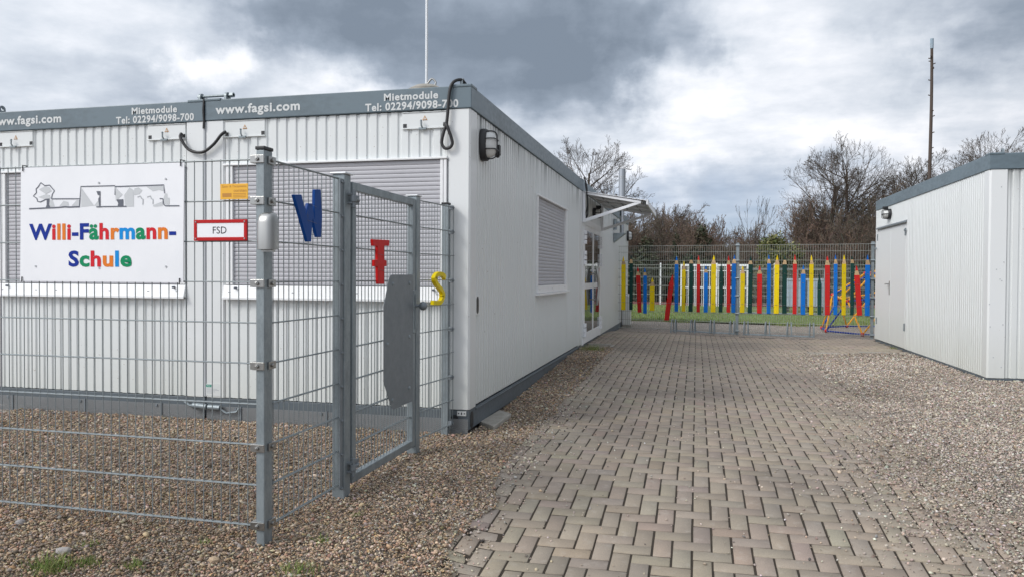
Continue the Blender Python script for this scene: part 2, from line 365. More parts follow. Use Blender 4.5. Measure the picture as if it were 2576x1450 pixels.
# paving: real blocks in a herringbone bond
U_ = .1025; OX, OY = -.010, -.1275; PX0, PX1, PXW = -1.345, 1.78, 3.50
def in_paving(x, y):
    main = (x > PX0) & (x < PX1) & (y > 1.6) & (y < 17.2)
    wide = (y > 13.0) & (y < 17.2) & (x > XL+.03) & (x < PX1)
    wider = (y > 13.95) & (y < 17.2) & (x > 0) & (x < PXW)
    return main | wide | wider
def build_paving():
    nx0, nx1, ny0, ny1 = int(-1.9/U_), int(3.6/U_), int(1.6/U_), int(17.2/U_)
    I, J = np.meshgrid(np.arange(nx0, nx1), np.arange(ny0, ny1)); I = I.ravel(); J = J.ravel(); k = (I+J) % 4
    H = k == 0; Vv = k == 2          # flat bricks start at H; upright ones start at V (lower cell)
    cx = np.concatenate([(I[H]+1)*U_, (I[Vv]+.5)*U_])+OX; cy = np.concatenate([(J[H]+.5)*U_, (J[Vv]+1)*U_])+OY
    hw = np.concatenate([np.full(H.sum(), U_), np.full(Vv.sum(), U_/2)]); hh = np.concatenate([np.full(H.sum(), U_/2), np.full(Vv.sum(), U_)])
    ok = in_paving(cx, cy); cx, cy, hw, hh = cx[ok], cy[ok], hw[ok], hh[ok]; n = len(cx)
    hw = hw-.0056; hh = hh-.0044; rot = rng.normal(0, .006, n); cx = cx+rng.normal(0, .0008, n); cy = cy+rng.normal(0, .0008, n)
    z = gz(cx, cy)+rng.normal(0, .0016, n); tx = rng.normal(0, .005, n)+(gz(cx+.05, cy)-gz(cx-.05, cy))*10; ty = rng.normal(0, .005, n)+(gz(cx, cy+.05)-gz(cx, cy-.05))*10
    b = .003
    rings = [(1, 1, -.03, 0), (1, 1, -.003, 0), (1, 1, 0.0, b)]
    V = []
    for sx, sy, dz, ins in rings:
        for qx, qy in ((-1, -1), (1, -1), (1, 1), (-1, 1)):
            lx, ly = qx*(hw-ins), qy*(hh-ins)
            V.append(np.stack([cx+lx-ly*rot, cy+ly+lx*rot, z+dz+lx*tx+ly*ty], 1))
    V = np.stack(V, 1).reshape(-1, 3)
    fs = [(8, 9, 10, 11)]+[(4+i, 4+(i+1) % 4, 8+(i+1) % 4, 8+i) for i in range(4)]+[(i, (i+1) % 4, 4+(i+1) % 4, 4+i) for i in range(4)]
    F = (np.arange(n)[:, None, None]*12+np.array(fs)[None]).reshape(-1, 4)
    base = np.array([.352, .292, .228]); t = base*(1+rng.normal(0, .05, (n, 1)))+rng.normal(0, .007, (n, 3))
    odd = rng.random(n); t[odd < .05] *= .86; t[odd > .96] *= (1.05, 1.0, .96)
    tag(link_mesh('footpath', V, F, M['paver'], np.repeat(t, 12, 0)), kind='structure')
build_paving()
sheet('bedding_ground', list(np.arange(-1.80, PX1+.01, .1)), list(np.arange(13.0, 17.21, .15)), -.0055, M['joint'])
sheet('bedding_ground', list(np.arange(PX0, PX1+.01, .1)), list(np.arange(1.6, 13.0, .15))+[12.999], -.0055, M['joint'])
sheet('bedding_ground', [PX1+.001, 2.2, 2.6, 3.0, PXW], list(np.arange(13.95, 17.21, .2)), -.0055, M['joint'])
# concrete edging strips
mb = MB()
y = 6.4
while y < 12.9:
    y2 = min(y+1.0, 12.98); z0, z1 = float(gz(-1.37, y)), float(gz(-1.37, y2))
    mb.add([(-1.402,y+.004,z0-.1),(-1.350,y+.004,z0-.1),(-1.350,y2-.004,z1-.1),(-1.402,y2-.004,z1-.1),(-1.402,y+.004,z0+.004),(-1.350,y+.004,z0+.004),(-1.350,y2-.004,z1+.004),(-1.402,y2-.004,z1+.004)],
           [(0,3,2,1),(4,5,6,7),(0,1,5,4),(1,2,6,5),(2,3,7,6),(3,0,4,7)]); y = y2
for x0, x1, yy in ((-1.80, -1.41, 12.95), (1.87, 2.7, 13.91), (2.705, 3.50, 13.91)):
    z0 = float(gz((x0+x1)/2, yy)); mb.box(x0, x1, yy-.03, yy+.03, z0-.1, z0+.012)
tag(mb.build('kerb', M['conc'], bevel=.006), kind='structure')

# gravel: real stones near the camera, one mass
def stones(name, x, y, size, zoff, pal, pw, flat=.55):
    n = len(x); ph = (1+5**.5)/2
    ico = np.array([(-1,ph,0),(1,ph,0),(-1,-ph,0),(1,-ph,0),(0,-1,ph),(0,1,ph),(0,-1,-ph),(0,1,-ph),(ph,0,-1),(ph,0,1),(-ph,0,-1),(-ph,0,1)])/1.902
    fc = np.array([(0,11,5),(0,5,1),(0,1,7),(0,7,10),(0,10,11),(1,5,9),(5,11,4),(11,10,2),(10,7,6),(7,1,8),(3,9,4),(3,4,2),(3,2,6),(3,6,8),(3,8,9),(4,9,5),(2,4,11),(6,2,10),(8,6,7),(9,8,1)])
    var = ico[None]*(1+rng.normal(0, .20, (24, 12, 1)))
    v = var[rng.integers(0, 24, n)]*(size[:, None, None]*.5)
    v = v*np.stack([rng.uniform(.9, 1.3, n), rng.uniform(.65, 1.0, n), rng.uniform(flat*.7, flat*1.3, n)], 1)[:, None]
    def rot(v, ax, a):
        c, s = np.cos(a)[:, None], np.sin(a)[:, None]; i, j = [(1, 2), (2, 0), (0, 1)][ax]; o = v.copy()
        o[..., i] = v[..., i]*c-v[..., j]*s; o[..., j] = v[..., i]*s+v[..., j]*c; return o
    v = rot(v, 0, rng.normal(0, .35, n)); v = rot(v, 1, rng.normal(0, .35, n)); v = rot(v, 2, rng.uniform(0, 6.28, n))
    v[..., 0] += x[:, None]; v[..., 1] += y[:, None]; v[..., 2] += (gz(x, y)+zoff)[:, None]
    F = (np.arange(n)[:, None, None]*12+fc[None]).reshape(-1, 3)
    pal = np.array(pal); c = pal[rng.choice(len(pal), n, p=np.array(pw)/sum(pw))]*(1+rng.normal(0, .24, (n, 1)))
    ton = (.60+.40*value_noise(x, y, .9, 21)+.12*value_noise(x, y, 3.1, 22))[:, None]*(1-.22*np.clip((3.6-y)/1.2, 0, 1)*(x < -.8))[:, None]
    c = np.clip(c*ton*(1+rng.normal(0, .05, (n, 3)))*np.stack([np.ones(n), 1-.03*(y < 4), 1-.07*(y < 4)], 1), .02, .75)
    return tag(link_mesh(name, v.reshape(-1, 3), F, M['stone'], np.repeat(c, 12, 0)), kind='stuff')
PAL = [(.36,.275,.20),(.45,.345,.25),(.52,.405,.295),(.38,.335,.295),(.56,.48,.39),(.44,.29,.20),(.17,.135,.105),(.64,.56,.46),(.53,.37,.21)]
PW_L = [5, 6, 5, 4, 2.5, 3.0, 2, .9, 1.5]
PAL_R = [(.42,.345,.285),(.51,.425,.35),(.55,.465,.385),(.46,.415,.37),(.62,.555,.48),(.49,.36,.275),(.25,.205,.17),(.68,.61,.53)]
PW_R = [4, 6, 5, 5, 4, 2.2, 2.2, 1.5]
def seen(x, y, far):
    az = np.degrees(np.arctan2(x, y)); r = np.hypot(x, y); return (az > -56) & (az < 42) & (r > 2.6) & (r < far)
def xb(y): return np.interp(y, [1.5, 3.4, 4.2, 4.8, 5.2, 5.6, 6.4, 8.2, 10.8, 14], [1.30, 1.38, 1.42, 1.38, 1.27, 1.28, 1.56, 1.69, 1.80, 1.82])
def scatter(x0, x1, y0, y1, dens, keep):
    n = int((x1-x0)*(y1-y0)*dens); x = rng.uniform(x0, x1, n); y = rng.uniform(y0, y1, n); k = keep(x, y); return x[k], y[k]
def size_of(x, y, r):
    r_ = np.hypot(x, y); return np.clip(rng.lognormal(math.log(.0108), .38, len(x)), .007, .040)*np.interp(r_, [3, 6, 10, 14], [1.0, 1.08, 1.35, 1.6])
def left_keep(x, y):
    e = np.interp(y, [3.2, 5.2], [-1.17, -1.30])+.10*(value_noise(x, y, 3.0, 3)-.42)*np.interp(y, [3, 6, 9], [2.2, 1.2, .4])
    r = np.hypot(x, y); thin = rng.random(len(x)) < np.interp(r, [3.5, 7, 9.5], [1, .62, .34])
    return (x < e) & ~((x < XL) & (y > YL-.02)) & seen(x, y, 12.5) & thin
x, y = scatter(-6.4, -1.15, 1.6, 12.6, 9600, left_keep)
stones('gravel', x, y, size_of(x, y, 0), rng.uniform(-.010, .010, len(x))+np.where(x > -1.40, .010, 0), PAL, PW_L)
def right_keep(x, y):
    e = xb(y)+.42*(value_noise(x, y, 2.2, 5)-.5)+.2*(value_noise(x, y, 7, 6)-.5); d = x-e
    r = np.hypot(x, y); p = np.interp(r, [3.5, 7, 10, 14], [1, .62, .36, .25])*np.interp(d, [-.60, -.22, .08, .36], [0, .07, .45, 1])
    return (rng.random(len(x)) < p) & ~((x > XR) & (y > YR)) & seen(x, y, 14.5) & ~((y > 13.9) & (x < PXW))
x, y = scatter(.8, 6.0, 1.6, 13.9, 8400, right_keep)
lift = np.where(x < PX1, .006, 0)
stones('gravel', x, y, size_of(x, y, 0)*.95, rng.uniform(-.007, .010, len(x))+lift, PAL_R, PW_R)
def loose_keep(x, y):
    cl = value_noise(x, y, 1.6, 8); p = .010+.10*np.clip(1-(xb(y)-x)/.9, 0, 1)**2+.45*np.clip(1-(x+1.345)/.42, 0, 1)**2; p = p*np.interp(cl, [.2, .8], [.35, 1.7])*np.interp(y, [3, 7, 12], [1, .6, .25])
    return (rng.random(len(x)) < p) & seen(x, y, 14)
x, y = scatter(-1.34, 1.75, 1.6, 13, 5200, loose_keep)
stones('scattered_gravel', x, y, np.clip(rng.lognormal(math.log(.0108), .35, len(x)), .006, .026), .004, PAL_R+[(.52,.46,.40),(.10,.09,.085)], PW_R+[5,2], .75)

# ------------------------------------------------------------------ lettering
def glyphs(s, w, h, bold=0.0, cols=None, space=1.0):
    """flat letters as (verts (x,y) scaled into w x h, faces, material ids)"""
    c = bpy.data.curves.new('t', 'FONT'); c.body = s; c.size = 1; c.offset = bold; c.space_character = space; c.resolution_u = 3
    if cols:
        for i, ch in enumerate(cols): c.body_format[i].material_index = ch
        for _ in range(max(cols)+1): c.materials.append(None)
    o = bpy.data.objects.new('t', c); COL.objects.link(o); dg = bpy.context.evaluated_depsgraph_get()
    me = bpy.data.meshes.new_from_object(o.evaluated_get(dg), depsgraph=dg)
    V = np.array([v.co[:2] for v in me.vertices]); F = [tuple(p.vertices) for p in me.polygons]; mi = [p.material_index for p in me.polygons]
    bpy.data.objects.remove(o); bpy.data.curves.remove(c); bpy.data.meshes.remove(me)
    mn, mxx = V.min(0), V.max(0); V = (V-mn)/(mxx-mn)*(w, h); return V, F, mi
def text_on_y(mb, s, x0, x1, z0, z1, y, bold=0.0, cols=None, space=1.0, m=0):
    V, F, mi = glyphs(s, x1-x0, z1-z0, bold, cols, space)
    o = len(mb.v); mb.v += [(x0+a, y, z0+b) for a, b in V]; mb.f += [tuple(i+o for i in f) for f in F]; mb.m += [i if cols else m for i in mi]

# ------------------------------------------------------------------ portable buildings
def corr(mb, u0, u1, face, z0, z1, axis, sgn, pitch, groove, depth, m=0):
    """ribbed sheet on the plane axis=face (outside towards sgn), running over u, z0..z1"""
    n = max(1, round((u1-u0)/pitch)); p = (u1-u0)/n; pts = [(u0, 0)]
    for i in range(n):
        c = u0+(i+.5)*p; g = groove/2
        pts += [(c-g, 0), (c-g*.55, depth), (c+g*.55, depth), (c+g, 0)]
    pts.append((u1, 0)); vs = []
    for u, d in pts:
        q = face-sgn*d
        for z in (z0, z1): vs.append((q, u, z) if axis == 'x' else (u, q, z))
    mb.add(vs, [(2*i, 2*i+2, 2*i+3, 2*i+1) for i in range(len(pts)-1)], m)
    b0, b1 = face-sgn*(depth+.004), face-sgn*(depth+.05)
    if axis == 'x': mb.box(min(b0,b1), max(b0,b1), u0+.001, u1-.001, z0+.001, z1-.001, m)
    else: mb.box(u0+.001, u1-.001, min(b0,b1), max(b0,b1), z0+.001, z1-.001, m)
def shutter_slats(mb, u0, u1, face, z0, z1, axis, sgn, pitch):
    n = round((z1-z0)/pitch); p = (z1-z0)/n
    prof = [(0, .001), (.10, .0040), (.35, .0055), (.7, .0046), (.93, .002), (.965, -.0015)]
    vs = []
    for i in range(n):
        for t, d in prof:
            q = face+sgn*d
            for u in (u0, u1): vs.append((q, u, z0+(i+t)*p) if axis == 'x' else (u, q, z0+(i+t)*p))
    k = len(vs)//2; mb.add(vs, [(2*i, 2*i+1, 2*i+3, 2*i+2) for i in range(k-1)])
    b0, b1 = face-sgn*.006, face-sgn*.03
    if axis == 'x': mb.box(min(b0,b1), max(b0,b1), u0, u1, z0, z1)
    else: mb.box(u0, u1, min(b0,b1), max(b0,b1), z0, z1)

def cover_box(root, x0, x1, z0, z1, yf, hole_l, hole_r):
    """flush cable cover with warning sticker and turn latch"""
    mb = MB(); mb.box(x0, x1, yf+.0055, yf+.03, z0, z1); mb.box(x0-.005, x1+.005, yf-.004, yf+.03, z0-.010, z0-.002)
    mb.box(x0-.004, x1+.004, yf-.002, yf+.03, z1+.001, z1+.006)
    c = mb.build('cable_cover', M['panel_front'], root, bevel=.002)
    yf += .0195
    cx = (x0+x1)/2
    mb = MB(); mb.prism([(cx-.022, z0+.062), (cx+.022, z0+.062), (cx, z0+.10)], yf-.0175, yf-.0145, 'y', 0); mb.prism([(cx-.014, z0+.067), (cx+.014, z0+.067), (cx, z0+.091)], yf-.0188, yf-.0176, 'y', 1)
    mb.box(cx-.0022, cx+.0022, yf-.0196, yf-.0189, z0+.073, z0+.084, 0)
    mb.build('warning_sticker', [M['i_brown'], M['sticker']], c)
    mb = MB(); mb.box(cx-.045, cx+.02, yf-.042, yf-.025, z0-.02, z0-.004); mb.tube([(cx-.012, yf-.034, z0-.012), (cx-.018, yf-.05, z0+.012), (cx-.022, yf-.046, z0+.05)], .0075, 6)
    mb.sphere((cx-.022, yf-.046, z0+.052), .010, 8, 6)
    mb.build('latch', M['galv'], c, smooth=True)
    mb = MB()
    for on, xx in ((hole_l, x0+.018), (hole_r, x1-.018)):
        if on: mb.mark(); mb.box(xx-.016, xx+.016, yf-.017, yf-.0142, z0+.004, z0+.036)
    mb.build('cable_hole', M['black'], c)

def module_front(root, xl, xr, yf, fs=True):
    """front face between two corner posts with a shuttered window across its whole width"""
    pw = .198
    mb = MB()
    for a, b in ((xl, xl+pw), (xr-pw, xr)):
        mb.mark(); mb.prism([(a, yf+.19), (a, yf+.014), (a+.014, yf), (b-.014, yf), (b, yf+.014), (b, yf+.19)] if True else [], .20, 2.708, 'z')
    mb.build('corner_post', M['panel_plain'], root, bevel=.004)
    a, b = xl+pw+.004, xr-pw-.004
    mb = MB(); corr(mb, a, b, yf+.014, 2.318, 2.706, 'y', -1, .0945, .038, .012); mb.mark(); corr(mb, a, b, yf+.014, .203, 1.095, 'y', -1, .0945, .038, .012)
    mb.build('ribbed_wall', M['panel_front'], root)
    mb = MB(); w0, w1 = a+.018, b-.002
    for u0, u1 in ((w0, w0+.030), (w0+.034, w0+.068), (w1-.056, w1-.030), (w1-.026, w1)): mb.box(u0, u1, yf-.012, yf+.05, 1.226, 2.292)
    mb.box(a-.004, b+.004, yf-.022, yf+.05, 2.296, 2.314); wd = mb.build('window', M['upvc'], root, bevel=.003)
    mb = MB(); shutter_slats(mb, w0+.070, w1-.058, yf+.012, 1.228, 2.294, 'y', -1, .0368); mb.build('roller_shutter', M['shutter'], wd, fixn=False)
    mb = MB(); mb.add([(a-.006,yf-.010,1.222),(b+.006,yf-.010,1.222),(b+.006,yf-.038,1.118),(a-.006,yf-.038,1.118),(a-.006,yf+.04,1.222),(b+.006,yf+.04,1.222),(b+.006,yf+.04,1.10),(a-.006,yf+.04,1.10)],
                      [(0,1,2,3),(0,4,5,1),(2,1,5,6),(0,3,7,4),(3,2,6,7)]); mb.box(a-.012, b+.012, yf-.050, yf-.038, 1.098, 1.118)
    for t in (.03, .22, .33, .62, .82, .965):
        u = a+(b-a)*t; mb.box(u-.012, u+.012, yf-.028, yf-.024, 1.160, 1.166, 1)
    for t in (.06, .95): mb.cyl((a+(b-a)*t, yf-.045, 1.20), (a+(b-a)*t, yf-.01, 1.20), .010, 8, 1)
    mb.build('window_sill', [M['upvc'], M['i_grey']], wd, bevel=.002)
    cover_box(root, a+.002, a+.402, 2.562, 2.696, yf, True, True); cover_box(root, b-.398, b-.004, 2.566, 2.692, yf, True, True)

def roof_fascia(root, x0, x1, y0, y1, z0, z1, right_corner=True):
    mb = MB(); mb.box(x0, x1, y0-.010, y1, z0, z1)
    mb.box(x0+.03, x1-.03, y0+.04, y1-.04, z1, z1+.012)
    for xx in (x0, x1-.16): mb.box(xx-.004, xx+.164, y0-.016, y0+.15, z1-.012, z1+.012)
    return mb.build('roof_fascia', M['fascia'], root, bevel=.006)
def lug(mb, x, y, z, axis='x'):
    """lifting eye: a round-topped plate with a bore"""
    n = 14; R, r = .036, .017; vs = []; fs = []
    for s_ in (-.011, .011):
        for k in range(n):
            a = 2*math.pi*k/n; px, pz = math.cos(a), math.sin(a)
            ox, oz = px*R, pz*R
            if pz < -.2: ox, oz = (1 if px > 0 else -1)*R*min(1, abs(px)*1.6), -.045
            vs.append((x+s_, y+ox, z+oz)); vs.append((x+s_, y+px*r, z+pz*r))
    for k in range(n):
        k2 = (k+1) % n; A, B = 2*k, 2*k2; o = 2*n
        fs += [(A, B, B+1, A+1), (A+o, A+1+o, B+1+o, B+o), (A, A+o, B+o, B), (A+1, B+1, B+1+o, A+1+o)]
    mb.add(vs, fs)

def side_window(root, face, y0, y1, z0, z1):
    mb = MB(); t = .045
    mb.box(face-.03, face+.018, y0, y0+t, z0+.12, z1-.02); mb.box(face-.03, face+.018, y1-.1, y1, z0+.12, z1-.02); mb.box(face-.03, face+.030, y0-.005, y1+.005, z1-.022, z1)
    wd = mb.build('window', M['upvc'], root, bevel=.003)
    mb = MB(); shutter_slats(mb, y0+t+.002, y1-.102, face-.014, z0+.122, z1-.024, 'x', 1, .0415); mb.build('roller_shutter', M['shutter'], wd, fixn=False)
    mb = MB(); mb.box(face-.03, face+.024, y0, y1, z0+.03, z0+.118); mb.box(face-.03, face+.055, y0-.02, y1+.02, z0, z0+.026)
    for q in (y0+.1, y0+.9, y1-.25): mb.box(face+.0242, face+.027, q-.012, q+.012, z0+.07, z0+.076, 1)
    mb.build('window_sill', [M['upvc'], M['i_grey']], wd, bevel=.002)

def lettering(root, fascia, shift):
    mb = MB(); y = YL-.0125
    text_on_y(mb, 'www.fagsi.com', -4.238+shift, -3.394+shift, 2.738, 2.846, y, .032, space=1.10)
    mb.mark(); text_on_y(mb, 'Mietmodule', -2.603+shift, -2.115+shift, 2.800, 2.864, y, .031, space=1.10)
    mb.mark(); text_on_y(mb, 'Tel: 02294/9098-700', -2.775+shift, -1.938+shift, 2.718, 2.787, y, .030, space=1.10)
    return mb.build('lettering', M['letter'], fascia, fixn=False)

def skirt(root, x0, x1, yf):
    mb = MB(); mb.box(x0, x1, yf-.004, yf-.002, -.03, .122); mb.build('perforated_skirt', M['perf'], root, fixn=False)
    mb = MB()
    for q in np.arange(x0+.35, x1-.1, .85): mb.mark(); mb.box(q, q+.012, yf-.012, yf-.005, -.02, .13); mb.cyl((q-.05, yf-.012, .105), (q-.05, yf-.004, .105), .014, 8)
    mb.build('skirt_clip', M['galv_dark'], root)

# --- the module whose corner points at the camera
A0 = -4.354
rootA = thing('portable_building', 'white ribbed module at the path corner with shuttered windows on two sides', 'portable building', ((A0+XL)/2, YL, 0), 'white portable school modules')
module_front(rootA, A0, XL, YL)
YA1 = 12.31
fA = roof_fascia(rootA, A0+.003, XL+.010, YL, YA1, 2.711, 2.897); lettering(rootA, fA, 0)
mb = MB()
for u0, u1, z0, z1 in ((6.216, 8.499, .215, 2.706), (8.503, 8.705, .215, 2.706), (8.705, 10.81, 2.286, 2.706), (8.705, 10.81, .215, 1.085), (10.81, 10.930, .215, 2.706), (10.934, 11.99, .215, 2.706)):
    mb.mark(); corr(mb, u0, u1, XL-.006, z0, z1, 'x', 1, .086, .036, .012)
mb.build('side_wall', M['panel'], rootA)
mb = MB(); mb.prism([(XL-.17, 11.994), (XL-.012, 11.994), (XL, 12.006), (XL, YA1-.012), (XL-.012, YA1), (XL-.17, YA1)], .20, 2.708, 'z'); mb.build('corner_post', M['panel_plain'], rootA)
side_window(rootA, XL-.002, 8.708, 10.806, 1.088, 2.283)
mb = MB(); mb.box(A0+.004, XL-.006, YL+.006, YA1, .030, .196); mb.box(XL-.02, XL+.004, YL+.2, YA1, .172, .186)
mb.add([], []); mb.build('base_frame', M['base'], rootA, bevel=.004)
mb = MB()
hole = lambda u, w, z0, z1, n=8: [(u+w*math.cos(a), z1+w*math.sin(a)) for a in np.linspace(0, math.pi, n)]+[(u+w*math.cos(a), z0+w*math.sin(a)) for a in np.linspace(math.pi, 2*math.pi, n)]
mb.prism(hole(-1.965, .035, .07, .12), YL+.0035, YL+.0055, 'y'); mb.mark(); mb.prism(hole(6.115, .045, .08, .13), XL-.0055, XL-.003, 'x')
mb.build('forklift_pocket', M['black'], rootA)
mb = MB(); mb.box(-1.94, -1.862, YL-.004, YL+.005, .150, .190, 0); text_on_y(mb, '1', -1.906, -1.896, .160, .180, YL-.0055, .02, m=1)
for q in (-1.927, -1.876): mb.cyl((q, YL-.006, .17), (q, YL-.004, .17), .006, 8, 1)
mb.build('number_plate', [M['sticker'], M['i_black']], rootA)
mb = MB(); fr = [(6.185, .985), (6.315, .985), (6.315, 1.155), (6.185, 1.155)]
mb.prism(fr, XL-.004, XL+.002, 'x', 0); mb.prism(hole(6.25, .034, 1.03, 1.11), XL+.0022, XL+.0035, 'x', 1); mb.build('vent_slot', [M['panel_plain'], M['black']], rootA)
skirt(rootA, A0+.01, XL-.01, YL+.004)
mb = MB(); lug(mb, -1.925, YL+.06, 2.938); mb.mark(); lug(mb, -4.165, YL+.06, 2.938); mb.build('lifting_eye', M['galv'], rootA, smooth=True)
mb = MB(); mb.box(-4.352, -4.195, YL-.0035, YL-.0005, .215, .325, 0); mb.box(-4.345, -4.29, YL-.0045, YL-.0036, .295, .318, 1)
for q, l in ((.277, .11), (.266, .13), (.252, .09), (.240, .06)): mb.box(-4.342, -4.342+l, YL-.0045, YL-.0036, q, q+.0045, 2)
text_on_y(mb, 'fagsi', -4.335, -4.30, .300, .313, YL-.0052, .02, m=0)
mb.build('notice_sticker', [M['sticker'], M['i_teal'], M['i_mid']], rootA)
# --- its neighbour
B0 = A0-2.522
rootB = thing('portable_building', 'white ribbed module partly hidden behind the school name sign', 'portable building', ((A0+B0)/2, YL, 0), 'white portable school modules')
module_front(rootB, B0, A0-.006, YL); fB = roof_fascia(rootB, B0+.003, A0-.010, YL, YA1, 2.708, 2.894); lettering(rootB, fB, -2.524)
mb = MB(); mb.box(B0, A0-.008, YL+.006, YA1, .030, .196); mb.build('base_frame', M['base'], rootB, bevel=.004)
mb = MB(); mb.box(B0, A0-.008, YL+.25, YA1, .2, 2.7); mb.build('side_wall', M['panel_plain'], rootB)
skirt(rootB, B0, A0-.01, YL+.004)
mb = MB(); lug(mb, -4.435, YL+.06, 2.938); mb.mark(); lug(mb, -6.70, YL+.06, 2.938); mb.build('lifting_eye', M['galv'], rootB, smooth=True)
mb = MB(); mb.box(A0+.2, XL-.2, YL+.3, YA1-.02, .2, 2.7); mb.build('inner_wall', M['panel_plain'], rootA)
# joint between them
tag(MB().tube([(A0-.004, YL+.004, .21), (A0-.004, YL+.004, 2.70)], .013, 10).build('downpipe', M['i_mid'], smooth=True), 'thin grey downpipe in the joint between the two front modules', 'downpipe')
mb = MB(); mb.cyl((-4.46, YL+.06, 2.947), (-4.10, YL+.06, 2.947), .012, 10)
for q in (-4.462, -4.118, -4.135): mb.cyl((q, YL+.06, 2.947), (q+.018, YL+.06, 2.947), .024, 6)
tag(mb.build('tie_rod', M['galv'], smooth=True), 'threaded steel rod joining the roof lifting eyes of the two front modules', 'tie rod')
tag(MB().tube([(A0-.002, YL+.03, 2.915), (A0-.002, YL-.014, 2.90), (A0-.004, YL-.02, 2.80), (A0-.003, YL-.012, 2.70), (A0-.006, YL-.014, 2.64)], .010, 8).build('joint_cable', M['rubber'], smooth=True), 'short black cable hanging in the roof joint over the downpipe', 'cable')
mb = MB(); mb.tube([(-4.56, YL-.02, .155), (-4.50, YL-.03, .125), (-4.44, YL-.03, .125)], .010, 6); mb.cyl((-4.46, YL-.03, .125), (-4.32, YL-.03, .118), .028, 10); mb.cyl((-4.30, YL-.03, .117), (-4.18, YL-.03, .115), .025, 10); mb.tube([(-4.20, YL-.03, .115), (-4.12, YL-.025, .07), (-4.02, YL-.02, .085), (-4.0, YL-.015, .12)], .009, 6)
tag(mb.build('pipe_coupling', M['galv'], smooth=True), 'small galvanised clamp joining both base frames just above the gravel', 'clamp')
def spline(pts, n=8):
    pts = [Vector(p) for p in pts]; P = [pts[0]]+pts+[pts[-1]]; out = []
    for i in range(1, len(P)-2):
        for k in range(n):
            t = k/n; a, b, c, d = P[i-1], P[i], P[i+1], P[i+2]
            out.append(.5*((2*b)+(c-a)*t+(2*a-5*b+4*c-d)*t*t+(3*b-a-3*c+d)*t**3))
    return out+[pts[-1]]
yc = YL-.035
tag(MB().tube(spline([(-4.590, yc+.02, 2.605), (-4.585, yc, 2.56), (-4.50, yc, 2.452), (-4.365, yc, 2.422), (-4.25, yc, 2.482), (-4.16, yc, 2.575), (-4.125, yc+.02, 2.602)]), .0135, 10).build('power_cable', M['rubber'], smooth=True), 'black cable sagging between the cable covers of the two front modules', 'cable')
tag(MB().tube(spline([(-1.905, YL+.08, 2.93), (-1.93, YL+.03, 2.955), (-1.98, YL-.02, 2.925), (-2.008, yc, 2.84), (-2.03, yc, 2.60), (-2.055, yc, 2.52), (-2.075, yc, 2.43), (-2.055, yc, 2.385), (-2.027, yc, 2.376), (-1.995, yc, 2.39), (-1.982, yc, 2.43), (-2.005, yc-.01, 2.51), (-2.03, yc-.01, 2.57), (-2.055, yc+.02, 2.588)]), .0135, 10).build('power_cable', M['rubber'], smooth=True), 'black cable looped over the roof corner, hanging in a teardrop loop', 'cable')
# --- far module with the glass door
D0, D1 = 12.325, 20.95
rootD = thing('portable_building', 'far white module with the glazed double door under the canopy', 'portable building', (XL-1.2, D0, 0), 'white portable school modules')
roof_fascia(rootD, XL-2.44, XL+.008, D0+.02, D1, 2.711, 2.897)
mb = MB()
for u0, u1, z0, z1 in ((14.80, 15.91, .175, 2.706), (15.915, 17.99, .175, 2.706), (17.995, D1-.2, .175, 2.706), (12.40, 14.797, 2.285, 2.706)):
    mb.mark(); corr(mb, u0, u1, XL-.006, z0, z1, 'x', 1, .17, .02, .003)
mb.build('side_wall', M['panel'], rootD)
mb = MB(); mb.box(XL-.18, XL, D1-.198, D1, .17, 2.708); mb.mark(); mb.box(XL-.18, XL, D0+.004, 12.398, .17, 2.708); mb.build('corner_post', M['panel_plain'], rootD, bevel=.004)
mb = MB(); mb.box(XL-2.4, XL-.005, D0+.02, D1-.01, .02, .172); mb.build('base_frame', M['base'], rootD)
mb = MB(); mb.box(XL-2.42, XL-.08, D0+.01, D1-.006, .174, 2.706); mb.build('inner_wall', M['panel_plain'], rootD)
mb = MB(); x0, x1 = XL-.06, XL+.012
mb.box(x0, x1, 12.402, 12.50, .176, 2.28); mb.box(x0, x1, 14.66, 14.795, .176, 2.28); mb.box(x0, x1, 12.502, 14.658, 2.175, 2.28)
dframe = mb.build('door_frame', M['upvc'], rootD, bevel=.003)
def leaf(y0, y1, g0, g1):
    mb = MB(); x0, x1 = XL-.045, XL+.016
    mb.box(x0, x1, y0, g0, .19, 2.170); mb.box(x0, x1, g1, y1, .19, 2.170)
    mb.box(x0, x1, g0, g1, .19, .37); mb.box(x0, x1, g0, g1, 1.10, 1.20); mb.box(x0, x1, g0, g1, 2.085, 2.170)
    l = mb.build('door_leaf', M['upvc'], rootD, bevel=.003)
    mb = MB(); mb.box(XL-.012, XL+.0135, g0, g1, .37, 1.10); mb.mark(); mb.box(XL-.012, XL+.0135, g0, g1, 1.20, 2.085); mb.build('glass', M['glass'], l)
    return l
l1 = leaf(12.504, 13.62, 12.59, 13.535); l2 = leaf(13.624, 14.656, 13.71, 14.55)
def pull(l, yy):
    mb = MB(); xb_ = XL+.016
    mb.tube(spline([(xb_+.07, yy, .80), (xb_+.085, yy, .93), (xb_+.10, yy+.03, 1.12), (xb_+.085, yy, 1.33), (xb_+.07, yy, 1.46)]), .017, 10)
    for z in (.90, 1.36): mb.cyl((xb_, yy, z), (xb_+.08, yy, z), .012, 8)
    mb.build('handle', M['steel'], l, smooth=True)
pull(l1, 13.56); pull(l2, 13.70)
for l, yy in ((l1, 12.50), (l2, 14.65)):
    mb = MB()
    for z in (.42, 1.62, 1.96):
        mb.mark()
        for k in (-.11, -.03, .05): mb.box(XL+.014, XL+.055, yy-.05, yy+.05, z+k, z+k+.066)
    mb.build('hinge', M['white'], l, bevel=.004)

